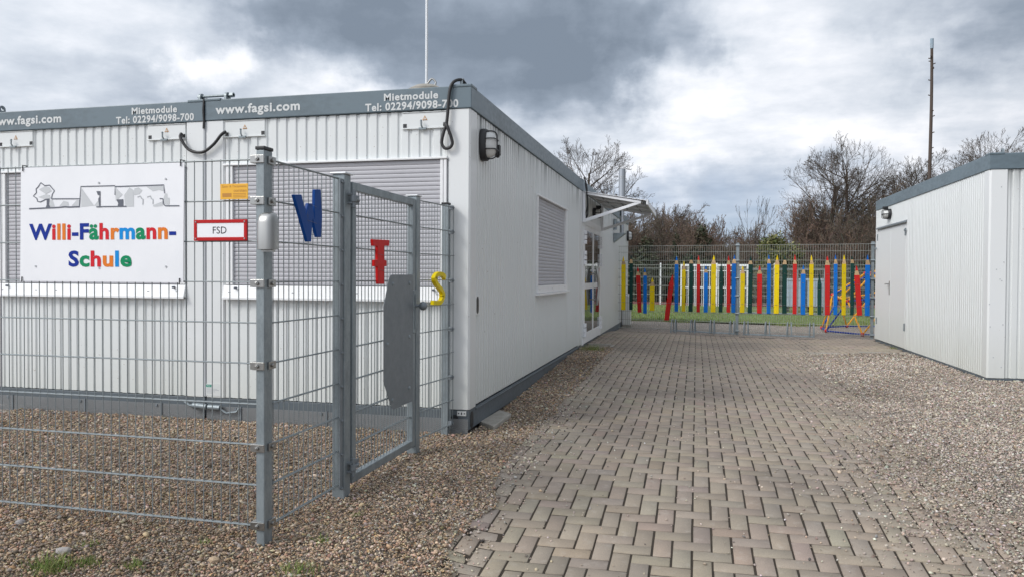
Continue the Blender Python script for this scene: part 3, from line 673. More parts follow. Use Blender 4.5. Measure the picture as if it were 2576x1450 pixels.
# --- the small module with the steel door
R1 = YR+6.12; XR1 = XR+2.5
rootR = thing('portable_building', 'white ribbed module with a plain steel double door, across the path on gravel', 'portable building', ((XR+XR1)/2, YR, 0), 'white portable school modules')
roof_fascia(rootR, XR-.008, XR1, YR, R1, 2.671, 2.864)
mb = MB(); mb.prism([(XR+.19, YR+.01), (XR+.198, YR), (XR+.02, YR), (XR, YR+.02), (XR, YR+.176), (XR+.01, YR+.184), (XR+.19, YR+.184)], .082, 2.668, 'z'); mb.mark(); mb.box(XR, XR+.18, R1-.12, R1, .082, 2.668)
mb.mark(); mb.box(XR1-.2, XR1, YR, YR+.18, .082, 2.668)
mb.build('corner_post', M['panel_plain'], rootR, bevel=.004)
mb = MB()
for u0, u1, z0, z1 in ((YR+.188, 11.597, .085, 2.668), (11.601, 13.99, .085, 2.668), (13.994, 14.27, .085, 2.668), (14.27, R1-.124, 2.33, 2.668)):
    mb.mark(); corr(mb, u0, u1, XR+.006, z0, z1, 'x', -1, .079, .034, .011)
mb.build('side_wall', M['panel_front'], rootR)
mb = MB(); corr(mb, XR+.204, XR1-.205, YR+.014, .085, 2.666, 'y', -1, .0945, .036, .012); mb.build('ribbed_wall', M['panel'], rootR)
mb = MB(); mb.box(XR+.006, XR1, YR+.006, R1, -.02, .079); mb.build('base_frame', M['base'], rootR, bevel=.004)
mb = MB(); mb.box(XR+.08, XR1, YR+.08, R1-.004, .084, 2.669); mb.build('inner_wall', M['panel_plain'], rootR)
mb = MB(); mb.box(XR-.004, XR+.05, 14.274, 14.35, .085, 2.325); mb.box(XR-.004, XR+.05, 16.44, R1-.122, .085, 2.325); mb.box(XR-.004, XR+.05, 14.352, 16.438, 2.262, 2.325); mb.build('door_frame', M['panel_plain'], rootR, bevel=.003)
mb = MB(); mb.add([(XR-.006,14.30,2.318),(XR-.006,16.47,2.318),(XR-.05,16.47,2.292),(XR-.05,14.30,2.292),(XR-.006,14.30,2.285),(XR-.006,16.47,2.285),(XR-.048,16.47,2.270),(XR-.048,14.30,2.270)],[(0,1,2,3),(4,7,6,5),(0,3,7,4),(1,5,6,2),(3,2,6,7)]); mb.build('drip_rail', M['galv_dark'], rootR)
for k, (y0, y1) in enumerate(((14.356, 15.398), (15.404, 16.434))):
    mb = MB(); mb.box(XR-.008, XR+.04, y0, y1, .092, 2.258); dl = mb.build('door_leaf', M['panel_plain'], rootR, bevel=.004)
    mb = MB(); yy = 14.36 if k == 0 else 16.43
    for z in (.40, 2.05): mb.mark(); mb.cyl((XR-.016, yy, z), (XR-.016, yy, z+.13), .013, 8)
    mb.mark(); mb.cyl((XR-.02, yy-.06 if k == 0 else yy+.05, 2.14 if k == 0 else 1.9), (XR-.05, yy-.06 if k == 0 else yy+.05, 2.14 if k == 0 else 1.9), .022, 8)
    mb.build('hinge', M['galv'], dl, smooth=True)
    if k == 1:
        mb = MB(); mb.box(XR-.014, XR-.0085, 15.43, 15.475, 1.00, 1.26); mb.cyl((XR-.01, 15.452, 1.20), (XR-.055, 15.452, 1.20), .011, 8); mb.tube([(XR-.055, 15.445, 1.20), (XR-.058, 15.52, 1.20), (XR-.055, 15.585, 1.197)], .011, 8)
        mb.build('handle', M['steel'], dl, smooth=True)
mb = MB()
for u, z in ((XR+.13,2.45),(XR+.17,1.52),(XR+.09,1.43),(XR+.13,1.31),(XR+.15,1.29),(XR+.03,.72),(XR+.07,.34),(XR+.16,.22),(XR+.018,1.0),(XR+.17,.75)): mb.mark(); mb.cyl((u, YR-.002, z), (u, YR+.001, z), .008, 7)
mb.build('screw_hole', M['i_mid'], rootR)
mb = MB(); lug(mb, XR+.17, YR+.10, 2.905); mb.build('lifting_eye', M['galv'], rootR, smooth=True)

# ------------------------------------------------------------------ bulkhead lamps
def make_lamp(label):
    root = thing('wall_lamp', label, 'wall lamp', (0, 0, 0), 'caged bulkhead wall lamps')
    def sup(a, b, n=28, e=2.7): return [(math.copysign(abs(math.cos(t))**(2/e), math.cos(t))*a, math.copysign(abs(math.sin(t))**(2/e), math.sin(t))*b) for t in np.linspace(0, 2*math.pi, n, endpoint=False)]
    mb = MB(); secs = [(0, .098, .140), (.04, .098, .140), (.052, .090, .132), (.054, .074, .114)]; n = 28
    vs = []
    for x, a, b in secs: vs += [(x, u, v) for u, v in sup(a, b)]
    fs = [(i*n+k, i*n+(k+1) % n, (i+1)*n+(k+1) % n, (i+1)*n+k) for i in range(len(secs)-1) for k in range(n)]+[tuple(range(n))]
    mb.add(vs, fs); mb.build('housing', M['black'], root, smooth=True)
    mb = MB(); vs = []; secs = [(.050, .073, .113), (.085, .071, .108), (.108, .062, .096), (.120, .044, .072), (.124, .02, .03)]
    for x, a, b in secs: vs += [(x, u, v) for u, v in sup(a, b, n, 2.3)]
    fs = [(i*n+k, i*n+(k+1) % n, (i+1)*n+(k+1) % n, (i+1)*n+k) for i in range(len(secs)-1) for k in range(n)]+[tuple((len(secs)-1)*n+k for k in range(n))]
    mb.add(vs, fs); mb.build('diffuser', M['glass_lamp'], root, smooth=True)
    mb = MB(); arch = lambda f: [f(.050, -1), f(.10, -.96), f(.128, -.78), f(.134, -.4), f(.134, .4), f(.128, .78), f(.10, .96), f(.050, 1)]
    mb.tube(spline(arch(lambda x, s: (x, .0, s*.122)), 4), .0065, 6); mb.tube(spline(arch(lambda x, s: (x, s*.084, .045)), 4), .0055, 6); mb.tube(spline(arch(lambda x, s: (x, s*.084, -.045)), 4), .0055, 6)
    mb.build('guard', M['black'], root, smooth=True)
    mb = MB(); mb.box(.045, .135, .088, .140, -.075, .015); mb.sphere((.110, .115, -.078), .020, 10, 6); mb.build('motion_sensor', M['black'], root, bevel=.004)
    return root
lamp0 = make_lamp('black caged oval lamp upright on the ribbed wall close to the near white corner')
lamp0.location = (XL-.002, 6.385, 2.463)
def lamp_at(label, loc, rz=0, rx=0):
    c = dup(lamp0); c['label'] = label; c.location = loc
    c.rotation_euler = Euler((rx, 0, rz)); return c
lamp_at('black caged oval lamp tucked under the white door canopy', (XL-.002, 13.75, 2.46), 0, rad(90))
lamp_at('black caged oval lamp on the far wall end above the first pencils', (XL+.002, 20.55, 2.40))
lamp_at('black caged oval lamp lying sideways over the steel double door', (XR+.006, 15.55, 2.515), rad(180), rad(90))

# ------------------------------------------------------------------ canopy, flue, rods
can = thing('door_canopy', 'white sloping sheet canopy on two bracket arms over the glazed door', 'canopy', (XL, 13.5, 2.2))
cy0, cy1 = 12.34, 14.86; xt = XL+1.05; zt0, zt1 = 2.705, 2.530
for yy in (cy0, cy1-.05):
    mb = MB(); mb.box(XL+.004, XL+.050, yy, yy+.05, 2.20, 2.71); mb.prism([(XL+.05, 2.66), (xt-.10, 2.492), (xt-.10, 2.536), (XL+.05, 2.704)], yy+.001, yy+.049, 'y')
    mb.prism([(XL+.05, 2.205), (XL+.05, 2.262), (xt-.16, 2.520), (xt-.10, 2.495)], yy+.006, yy+.044, 'y'); mb.build('bracket', M['white'], can, bevel=.004)
mb = MB(); mb.prism([(XL+.02, 2.712), (xt, zt1+.012), (xt, zt1+.002), (XL+.02, 2.705)], cy0-.02, cy1+.02, 'y'); mb.prism([(xt-.012, 2.47), (xt+.012, 2.47), (xt+.012, 2.548), (xt-.012, 2.552)], cy0-.02, cy1+.02, 'y')
mb.build('roof_sheet', M['white'], can, bevel=.002)
mb = MB()
for q in (.30, .60): mb.mark(); mb.prism([(XL+.06, 2.664), (xt-.02, 2.50), (xt-.02, 2.528), (XL+.06, 2.700)], cy0+(cy1-cy0)*q, cy0+(cy1-cy0)*q+.04, 'y')
mb.build('rafter', M['white'], can)
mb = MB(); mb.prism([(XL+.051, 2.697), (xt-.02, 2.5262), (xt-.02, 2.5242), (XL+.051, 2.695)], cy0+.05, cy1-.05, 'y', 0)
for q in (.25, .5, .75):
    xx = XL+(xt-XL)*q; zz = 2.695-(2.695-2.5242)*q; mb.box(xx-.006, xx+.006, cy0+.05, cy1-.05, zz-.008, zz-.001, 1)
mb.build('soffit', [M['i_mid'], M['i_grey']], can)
mb = MB(); mb.box(XL+.06, xt-.015, cy0-.004, cy0-.001, 2.0, 2.0) if False else None
mb.tube([(xt-.055, cy0, 2.50), (xt-.055, cy0+.02, 2.50)], .02, 8); mb.build('end_cap', M['black'], can)
tag(MB().tube(spline([(XL+.03, 12.30, 2.93), (XL+.055, 12.33, 2.86), (XL+.075, 12.36, 2.72), (XL+.08, 12.42, 2.52), (XL+.07, 12.50, 2.42), (XL+.065, 12.50, 2.33), (XL+.05, 12.42, 2.27), (XL+.06, 12.36, 2.35), (XL+.085, 12.34, 2.50), (XL+.07, 12.33, 2.70), (XL+.05, 12.32, 2.84)]), .012, 8).build('power_cable', M['rubber'], smooth=True), 'black cable bundle hanging behind the canopy bracket by the glazed door', 'cable')
fl = thing('flue_pipe', 'polished steel flue pipe rising from its wall console past the canopy', 'flue pipe', (XL+.17, 17.3, 2.1))
cx, cyy = XL+.175, 17.25
MB().cyl((cx, cyy, 2.29), (cx, cyy, 2.80), .047, 20).build('lower_pipe', M['chrome'], fl, smooth=True)
MB().cyl((cx, cyy, 2.78), (cx, cyy, 3.74), .077, 24).build('upper_pipe', M['chrome'], fl, smooth=True)
mb = MB()
for z in (2.62, 2.66, 3.52, 3.56): mb.mark(); mb.cyl((cx, cyy, z), (cx, cyy, z+.014), .052 if z < 3 else .079, 24)
mb.build('pipe_clamp', M['steel'], fl, smooth=True)
mb = MB(); mb.cyl((cx, cyy, 2.52), (XL, cyy, 2.52), .045, 14); mb.cyl((XL+.04, cyy-.14, 2.36), (XL+.04, cyy-.14, 2.60), .04, 12); mb.build('wall_elbow', M['galv'], fl, smooth=True)
mb = MB(); mb.prism([(XL, 2.075), (XL+.27, 2.28), (XL+.27, 2.292), (XL, 2.292)], cyy-.10, cyy+.10, 'y'); mb.build('wall_console', M['galv'], fl, bevel=.003)
def rod(label, x, y, z0, z1, r, base=True):
    t = thing('lightning_rod', label, 'lightning rod', (x, y, z0))
    MB().tube([(x, y, z0), (x-.004, y, z1)], r, 8, r1=r*.8).build('rod', M['alu'], t, smooth=True)
    if base:
        mb = MB(); n = 20
        for a, b, za, zb in ((.17, .165, 0, .06), (.165, .10, .06, .095)): mb.cyl((x, y, z0+za), (x, y, z0+zb), a, n, 0, b)
        mb.build('concrete_foot', M['conc'], t, smooth=True)
        MB().tube(spline([(x+.01, y, z0+.12), (x+.05, y, z0+.16), (x+.085, y, z0+.13), (x+.08, y, z0+.10)], 4), .009, 8).build('earth_clamp', M['steel'], t, smooth=True)
    return t
rod('thin silver lightning rod in a concrete foot on the near roof', -2.355, 6.38, 2.908, 5.6, .0125)
rod('thin lightning rod standing beside the polished flue', XL-.21, 19.0, 2.90, 4.47, .009, False)

# ------------------------------------------------------------------ school fence with gate
def mesh_panel(mb, p0, p1, z0, rows, vz0, vz1, pitch=.05, rv=.003, rh=.004, nv=6, skip=None):
    """double-rod mesh: upright wires between pairs of level wires"""
    p0, p1 = Vector((*p0, 0)), Vector((*p1, 0)); d = p1-p0; L = d.length; d.normalize(); nrm = Vector((-d.y, d.x, 0)); n = int(L/pitch)
    off = (L-n*pitch)/2
    for i in range(n+1):
        q = p0+d*(off+i*pitch); mb.tube([q+Vector((0, 0, vz0)), q+Vector((0, 0, vz1))], rv, nv, cap=False)
    for z in rows:
        for s_ in (-1, 1):
            o = nrm*s_*(rv+rh); mb.tube([p0+o+Vector((0, 0, z)), p1+o+Vector((0, 0, z))], rh, nv, cap=False)
ROWS = [.086+.2*k for k in range(10)]
fen = thing('mesh_fence', 'near galvanised double-rod mesh fence, its corner post beside the letter W', 'fence', (-2.055, 3.30, 0))
FY = 3.305; FX = -2.045
mb = MB(); mesh_panel(mb, (-4.62, FY), (-2.082, FY), 0, ROWS, .055, 1.892, rv=.0026, rh=.0034); mb.build('mesh_panel', M['wire'], fen, smooth=True, fixn=False)
mb = MB(); mesh_panel(mb, (FX, 3.345), (FX, 4.075), 0, ROWS, .055, 1.892, rv=.0026, rh=.0034); mb.build('mesh_panel', M['wire'], fen, smooth=True, fixn=False)
mb = MB(); mesh_panel(mb, (FX, 5.335), (-1.968, 5.99), 0, ROWS, .055, 1.892, rv=.0026, rh=.0034); mb.build('mesh_panel', M['wire'], fen, smooth=True, fixn=False)
def post(x0, x1, y0, y1, z1, capm, capw=.004, capt=.018, m='galv'):
    p = MB().box(x0, x1, y0, y1, -.05, z1).build('post', M[m], fen, bevel=.004)
    MB().box(x0-capw, x1+capw, y0-capw, y1+capw, z1+.0005, z1+capt).build('post_cap', capm, p, bevel=.004); return p
cp = post(-2.077, -2.033, 3.262, 3.336, 1.925, M['black'])
ep = post(-2.050, -1.994, 5.925, 5.985, 1.905, M['black'])
hp = post(-2.095, -2.015, 4.085, 4.165, 1.915, M['alu'], .012, .012); lp = post(-2.085, -2.010, 5.247, 5.325, 1.905, M['alu'], .010, .010)
post(-4.66, -4.62, 3.27, 3.33, 1.925, M['black'])
for z in (1.88, 1.68, 1.28, .88, .48, .10):
    mb = MB(); mb.box(-2.092, -2.030, 3.252, 3.2605, z-.019, z+.019); mb.box(-2.106, -2.079, 3.255, 3.30, z-.018, z+.018); mb.cyl((-2.066, 3.252, z), (-2.066, 3.243, z), .010, 10); mb.cyl((-2.066, 3.243, z), (-2.066, 3.240, z), .0055, 6)
    mb.box(-2.0315, -2.023, 3.29, 3.352, z-.019, z+.019); mb.cyl((-2.023, 3.318, z), (-2.013, 3.318, z), .010, 10); mb.box(-2.040, -2.030, 3.338, 3.362, z-.018, z+.018)
    mb.build('clamp', M['steel'], cp, bevel=.002)
for z in (1.88, 1.68, 1.28, .88, .48, .10):
    mb = MB(); mb.box(-1.992, -1.960, 5.93, 5.975, z-.018, z+.018); mb.cyl((-1.960, 5.955, z), (-1.950, 5.955, z), .009, 8); mb.build('clamp', M['galv_dark'], ep, bevel=.002)
for p, yy in ((hp, 4.047), (lp, 5.327)):
    mb = MB(); mb.box(-2.032, -2.023, yy if p is hp else yy-.012, yy+.036 if p is hp else yy+.018, .06, 1.885)
    for z in ROWS: mb.cyl((-2.023, yy+.018 if p is hp else yy+.006, z-.02), (-2.014, yy+.018 if p is hp else yy+.006, z-.02), .010, 10, 0, .007)
    mb.build('clamping_bar', M['galv_dark'], p, bevel=.002)
gate = thing('mesh_gate', 'narrow galvanised mesh gate with a shield plate and ball knob', 'gate', (-2.035, 4.2, 0))
gx0, gx1 = -2.060, -2.015; gy0, gy1 = 4.192, 5.240
mb = MB(); mb.box(gx0, gx1, gy0, gy0+.05, .062, 1.882); mb.box(gx0, gx1, gy1-.05, gy1, .062, 1.882); mb.box(gx0, gx1, gy0+.05, gy1-.05, 1.832, 1.882); mb.box(gx0, gx1, gy0+.05, gy1-.05, .062, .112)
mb.build('frame', M['galv'], gate, bevel=.003)
mb = MB(); mesh_panel(mb, (-2.038, gy0+.05), (-2.038, gy1-.05), 0, [z for z in ROWS if .2 < z < 1.8], .11, 1.835); mb.build('mesh_panel', M['wire'], gate, smooth=True, fixn=False)
PL = [(4.65,.62),(4.65,1.12),(4.728,1.278),(4.742,1.303),(4.762,1.319),(4.79,1.326),(5.186,1.327),(5.186,.405),(4.845,.402),(4.815,.408),(4.79,.420),(4.77,.442)]
mb = MB(); mb.prism(PL, -2.0145, -2.0115, 'x')
for u, z in ((4.80,1.262),(5.11,1.265),(4.715,.86),(5.11,.88),(4.80,.47),(5.11,.51)): mb.sphere((-2.0115, u, z), .015, 10, 6, 1, (.6, 1, 1))
mb.build('shield_plate', [M['galv_dark'], M['galv']], gate, bevel=.001)
mb = MB(); mb.box(-2.0145, -2.006, 5.192, 5.232, .90, 1.215); mb.box(-2.006, -1.999, 5.205, 5.222, .93, 1.19); lk = mb.build('lock_case', M['galv'], gate, bevel=.006)
mb = MB(); mb.cyl((-2.006, 5.212, 1.10), (-1.965, 5.212, 1.10), .011, 10); mb.sphere((-1.945, 5.212, 1.10), .032, 16, 10); mb.build('knob', M['galv_dark'], lk, smooth=True)
for z in (1.775, .175):
    mb = MB(); q = -1.985
    for dz in (-.032, .020): mb.box(-2.016, q, 4.12, 4.158, z+dz, z+dz+.012)
    mb.cyl((q, 4.14, z-.055), (q, 4.14, z+.055), .013, 10); mb.cyl((q, 4.14, z-.018), (q, 4.14, z+.018), .021, 12); mb.tube([(q, 4.15, z), (q-.005, 4.21, z-.002), (-2.0, 4.24, z-.003)], .010, 8); mb.box(-2.014, -2.004, 4.196, 4.262, z-.028, z+.028)
    mb.build('hinge', M['galv_dark'], gate, bevel=.002)

# letters hung on the fence
def letter(name, poly, label, m, x0=-2.030, x1=-2.012):
    poly = [(y*1.0136, 1.326+(z-1.326)*1.0136) for y, z in poly]
    t = tag(MB().prism(poly, x0, x1, 'x').build(name, m, bevel=.003), label, 'letter', 'coloured letters on the gate fence')
    cy_ = sum(q[0] for q in poly)/len(poly); mb = MB()
    for z in (1.35, 1.45) if name == 'letter_f' else (1.60, 1.69):
        mb.mark(); mb.tube([(-2.045, cy_-.055, z+.02), (x1+.002, cy_-.05, z+.012), (x1+.002, cy_+.05, z), (-2.045, cy_+.055, z-.01)], .0009, 5)
    mb.build('wire_tie', M['i_grey'], t); return t
WP = [(3.457,1.728),(3.534,1.736),(3.580,1.640),(3.602,1.697),(3.645,1.700),(3.668,1.625),(3.673,1.778),(3.740,1.786),(3.755,1.639),(3.744,1.526),(3.698,1.524),(3.650,1.620),(3.635,1.497),(3.594,1.495)]
letter('letter_w', WP, 'dark blue wooden letter W tied to the fence mesh beside the corner post', M['deep_blue'])
FP = [(4.412,1.547),(4.683,1.554),(4.679,1.515),(4.598,1.512),(4.598,1.421),(4.636,1.418),(4.637,1.38),(4.599,1.379),(4.599,1.264),(4.499,1.265),(4.492,1.377),(4.442,1.377),(4.442,1.418),(4.492,1.42),(4.491,1.507),(4.422,1.505)]
letter('letter_f', FP, 'bright red wooden letter F tied to the mesh of the gate', M['bright_red'])
SP = spline([(0, y, z) for y, z in [(5.848,1.300),(5.800,1.325),(5.704,1.334),(5.640,1.322),(5.612,1.298),(5.635,1.262),(5.706,1.229),(5.775,1.195),(5.795,1.155),(5.75,1.112),(5.676,1.105),(5.56,1.112)]], 4)
lf_, rt_ = [], []
for i, p in enumerate(SP):
    t_ = (SP[min(i+1, len(SP)-1)]-SP[max(i-1, 0)]); n_ = Vector((0, -t_.z*1.0, t_.y)).normalized()
    w_ = .017/ max(.30, math.sqrt((n_.y*.42)**2+n_.z**2)); lf_.append((p.y+n_.y*w_, p.z+n_.z*w_)); rt_.append((p.y-n_.y*w_, p.z-n_.z*w_))
mb = MB(); n_ = len(SP); vs = []
for a, b in zip(lf_, rt_): a, b = [(q[0]*.985, 1.326+(q[1]-1.326)*.985) for q in (a, b)]; vs += [(-1.985, *a), (-1.955, *a), (-1.955, *b), (-1.985, *b)]
fs = [(4*i+k, 4*i+(k+1) % 4, 4*i+4+(k+1) % 4, 4*i+4+k) for i in range(n_-1) for k in range(4)]+[(0, 1, 2, 3), (4*n_-4, 4*n_-3, 4*n_-2, 4*n_-1)]
mb.add(vs, fs); tag(mb.build('letter_s', M['lemon'], bevel=.002), 'yellow wooden letter S tied to the mesh beside the white corner', 'letter', 'coloured letters on the gate fence')

# stainless cover on the corner post
ks = thing('key_safe_cover', 'rounded stainless steel key safe cover on the corner post beside the FSD sign', 'key safe', (-2.0, 3.25, 1.44))
mb = MB(); n = 18; vs = []; rows_ = [(1.442, 0), (1.57, 0), (1.592, .004), (1.608, .012), (1.618, .024), (1.621, .036)]
for z, ins in rows_:
    for k in range(n):
        a = math.pi*(k/(n-1)); cxx = -2.002; hw_ = .047-ins*.75; dp = .062-ins*1.3
        e = .62; u = math.copysign(abs(math.cos(a))**e, math.cos(a)); v = abs(math.sin(a))**e
        vs.append((cxx-u*hw_, 3.262-v*max(dp, .002), z-(.012*(1-v) if z < 1.5 else 0)*0))
fs = [(i*n+k, i*n+k+1, (i+1)*n+k+1, (i+1)*n+k) for i in range(len(rows_)-1) for k in range(n-1)]+[tuple((len(rows_)-1)*n+k for k in range(n))]+[(i*n, (i+1)*n, (i+1)*n+n-1, i*n+n-1) for i in range(len(rows_)-1)]
mb.add(vs, fs); mb.build('cover', M['steel'], ks, smooth=True)
MB().box(-2.030, -1.972, 3.235, 3.262, 1.432, 1.441).build('cover_latch', M['steel'], ks)

# ------------------------------------------------------------------ signs on the fence
sg = thing('school_sign', 'large white school name board with coloured letters on the near fence', 'sign', (-3.0, 3.29, 1.28))
mb = MB(); mb.add([(-3.493,3.283,1.881),(-2.494,3.283,1.880),(-2.502,3.283,1.281),(-3.503,3.283,1.282),(-3.493,3.288,1.881),(-2.494,3.288,1.880),(-2.502,3.288,1.281),(-3.503,3.288,1.282)],[(3,2,1,0),(4,5,6,7),(0,1,5,4),(1,2,6,5),(2,3,7,6),(3,0,4,7)])
bd = mb.build('board', M['white'], sg)
INK = [M['i_blue'], M['i_red'], M['i_orange'], M['i_green'], M['i_cyan']]
yt = 3.2815
mb = MB()
W1 = 'Willi-Fährmann-'; C1 = [0,1,2,2,1,0,0,3,1,2,4,3,1,2,0]
W2 = 'Schule'; C2 = [0,3,1,2,4,3]
text_on_y(mb, W1, -3.441, -2.541, 1.4965, 1.583, yt, .036, C1, 1.06); mb.mark(); text_on_y(mb, W2, -3.191, -2.803, 1.357, 1.442, yt, .036, C2, 1.06)
mb.build('lettering', INK, sg, fixn=False)
def stroke(mb, pts, w, y, m, closed=False):
    P = [Vector((a, b)) for a, b in pts]; n = len(P); L = []; 
    for i, p in enumerate(P):
        a = P[i-1] if (i > 0 or closed) else p; b = P[(i+1) % n] if (i < n-1 or closed) else p
        t = (b-a).normalized(); nn = Vector((-t.y, t.x))*w/2; L.append((p+nn, p-nn))
    o = len(mb.v); mb.v += [(q.x, y, q.y) for pr in L for q in pr]
    r = range(n if closed else n-1); mb.f += [(o+2*i, o+2*i+1, o+2*((i+1) % n)+1, o+2*((i+1) % n)) for i in r]; mb.m += [m]*len(r)
def fill(mb, pts, y, m): mb.add([(a, y, b) for a, b in pts], [tuple(range(len(pts)))], m)
mb = MB()
for k, pg in enumerate(([(-3.11,1.768),(-3.031,1.673),(-3.11,1.667)],[(-3.031,1.673),(-2.998,1.707),(-2.994,1.667)],[(-2.899,1.764),(-2.855,1.726),(-2.899,1.695)],[(-2.847,1.724),(-2.815,1.762),(-2.789,1.747),(-2.79,1.664),(-2.841,1.665)],
    [(-2.786,1.756),(-2.761,1.761),(-2.738,1.746),(-2.755,1.727),(-2.787,1.722)],[(-2.715,1.764),(-2.614,1.765),(-2.614,1.738),(-2.642,1.746),(-2.676,1.739)],[(-2.614,1.705),(-2.603,1.728),(-2.592,1.726),(-2.591,1.706),(-2.578,1.704),(-2.58,1.67),(-2.609,1.673)],
    [(-2.676,1.669),(-2.62,1.688),(-2.619,1.664),(-2.673,1.662)],[(-3.248,1.674),(-3.221,1.701),(-3.191,1.695),(-3.187,1.673)],[(-3.306,1.708),(-3.291,1.707),(-3.276,1.672),(-3.306,1.672)],[(-3.17,1.675),(-3.14,1.702),(-3.122,1.704),(-3.124,1.672)],
    [(-3.376,1.764),(-3.339,1.781),(-3.308,1.773),(-3.296,1.753),(-3.333,1.738)],[(-3.382,1.724),(-3.333,1.738),(-3.309,1.733),(-3.303,1.715),(-3.339,1.713)])): fill(mb, pg, 3.2822-.00002*k, 1)
stroke(mb, [(-2.767,1.712),(-2.75,1.717),(-2.744,1.705),(-2.734,1.7),(-2.736,1.673)], .006, 3.2818, 2); stroke(mb, [(-2.71,1.711),(-2.69,1.716),(-2.686,1.703),(-2.675,1.698),(-2.676,1.674)], .006, 3.2818, 2)
stroke(mb, [(-3.309,1.712),(-3.333,1.711),(-3.367,1.698),(-3.385,1.701),(-3.391,1.718),(-3.413,1.73),(-3.393,1.747),(-3.395,1.767),(-3.382,1.777),(-3.364,1.799),(-3.339,1.783),(-3.308,1.785),(-3.278,1.755),(-3.292,1.735),(-3.297,1.713)], .0055, 3.2814, 0)
fill(mb, [(-3.327,1.71),(-3.310,1.71),(-3.312,1.683),(-3.303,1.667),(-3.333,1.668),(-3.327,1.683)], 3.2813, 0)
stroke(mb, [(-3.44,1.663),(-3.309,1.666),(-3.285,1.666),(-3.236,1.668),(-3.212,1.67),(-3.188,1.668),(-3.119,1.669)], .007, 3.2812, 0)
for k, ln in enumerate(([(-3.297,1.713),(-3.119,1.71)],[(-3.121,1.667),(-3.112,1.773),(-2.902,1.773),(-2.902,1.725)],[(-2.902,1.768),(-2.611,1.77),(-2.607,1.728)],[(-3.016,1.666),(-2.969,1.667),(-2.833,1.666)],[(-2.635,1.702),(-2.617,1.701),(-2.613,1.673),(-2.603,1.665),(-2.521,1.664)])): stroke(mb, ln, .0055, 3.2811-.00002*k, 0)
fill(mb, [(-3.015,1.747),(-2.991,1.747),(-2.991,1.667),(-2.998,1.667),(-3.004,1.707),(-2.995,1.722),(-3.007,1.729)], 3.2809, 0); fill(mb, [(-2.892,1.702),(-2.852,1.703),(-2.852,1.667),(-2.886,1.668),(-2.882,1.683),(-2.89,1.695)], 3.2809, 0)
mb.build('line_drawing', [M['i_grey'], M['i_pale'], M['i_mid']], sg, fixn=False)
mb = MB()
for u, z in ((-3.40,1.36),(-3.0,1.352),(-2.60,1.36),(-3.0,1.79),(-2.60,1.80)): mb.mark(); mb.cyl((u, 3.2832, z), (u, 3.280, z), .0055, 10)
mb.build('screw', M['i_mid'], sg)
mb = MB()
for u, z0, z1 in ((-3.478,1.862,1.893),(-2.512,1.862,1.893),(-3.488,1.276,1.302),(-2.520,1.270,1.300)): mb.mark(); mb.tube([(u, 3.279, z0), (u, 3.279, z1), (u, 3.31, z1)], .003, 6)
mb.build('cable_tie', M['black'], sg)
fs_ = thing('small_sign', 'white FSD sign with a red frame on the near fence', 'sign', (-2.29, 3.285, 1.488))
a, b, c, d = -2.437, -2.139, 1.488, 1.592
mb = MB(); mb.box(a, b, 3.279, 3.288, c, c+.017); mb.box(a, b, 3.279, 3.288, d-.017, d); mb.box(a, a+.017, 3.279, 3.288, c+.017, d-.017); mb.box(b-.017, b, 3.279, 3.288, c+.017, d-.017); mb.build('frame', M['frame_red'], fs_, bevel=.0015)
MB().box(a+.0171, b-.0171, 3.2815, 3.287, c+.0171, d-.0171).build('face', M['white'], fs_)
mb = MB(); text_on_y(mb, 'FSD', -2.330, -2.253, 1.5225, 1.5575, 3.2808, .0); mb.build('lettering', M['i_black'], fs_, fixn=False)
mb = MB()
for u in (a+.012, b-.012):
    for z in (c+.010, d-.010): mb.mark(); mb.cyl((u, 3.2795, z), (u, 3.276, z), .004, 8)
mb.build('screw', M['steel'], fs_)
ys_ = thing('small_sign', 'small orange-yellow fence maker plate above the FSD sign', 'sign', (-2.21, 3.285, 1.69))
a, b, c, d = -2.289, -2.136, 1.691, 1.767
MB().box(a, b, 3.283, 3.287, c, d).build('face', M['sign_yellow'], ys_)
mb = MB(); text_on_y(mb, 'Zaun- & Torsysteme', a+.007, b-.007, d-.021, d-.007, 3.2825, .01); mb.mark(); text_on_y(mb, 'corsten', a+.075, b-.007, d-.041, d-.028, 3.2825, .012)
mb.mark(); mb.box(a+.012, a+.062, 3.2822, 3.2826, c+.012, c+.030)
for k in range(3): mb.box(a+.072, b-.01, 3.2822, 3.2826, c+.010+.008*k, c+.0125+.008*k)
mb.build('lettering', M['i_brown'], ys_, fixn=False)
# ------------------------------------------------------------------ far fence with the pencils
P1 = Vector((-1.939, 18.34, 0)); P3 = Vector((3.664, 17.534, 0)); E_ = (P3-P1).normalized(); N_ = Vector((E_.y, -E_.x, 0))
if N_.y > 0: N_ = -N_
FP_ = lambda u, v, z: P1+E_*u+N_*v+Vector((0, 0, z))
ff = thing('mesh_fence', 'far double-rod mesh fence that carries the row of coloured pencils', 'fence', tuple(P1))
RW = [.093]+[.093+.2005*k+.002*(k > 0) for k in range(1, 10)]+[2.03]; RW = [.09+.1998*k for k in range(10)]+[2.035]
for u0, u1 in ((.03, 2.84), (2.90, 5.64)):
    a, b = FP_(u0, 0, 0), FP_(u1, 0, 0)
    mb = MB(); mesh_panel(mb, (a.x, a.y), (b.x, b.y), 0, RW, .06, 2.04, rv=.0032, rh=.0042, nv=4); mb.build('mesh_panel', M['wire_far'], ff, fixn=False)
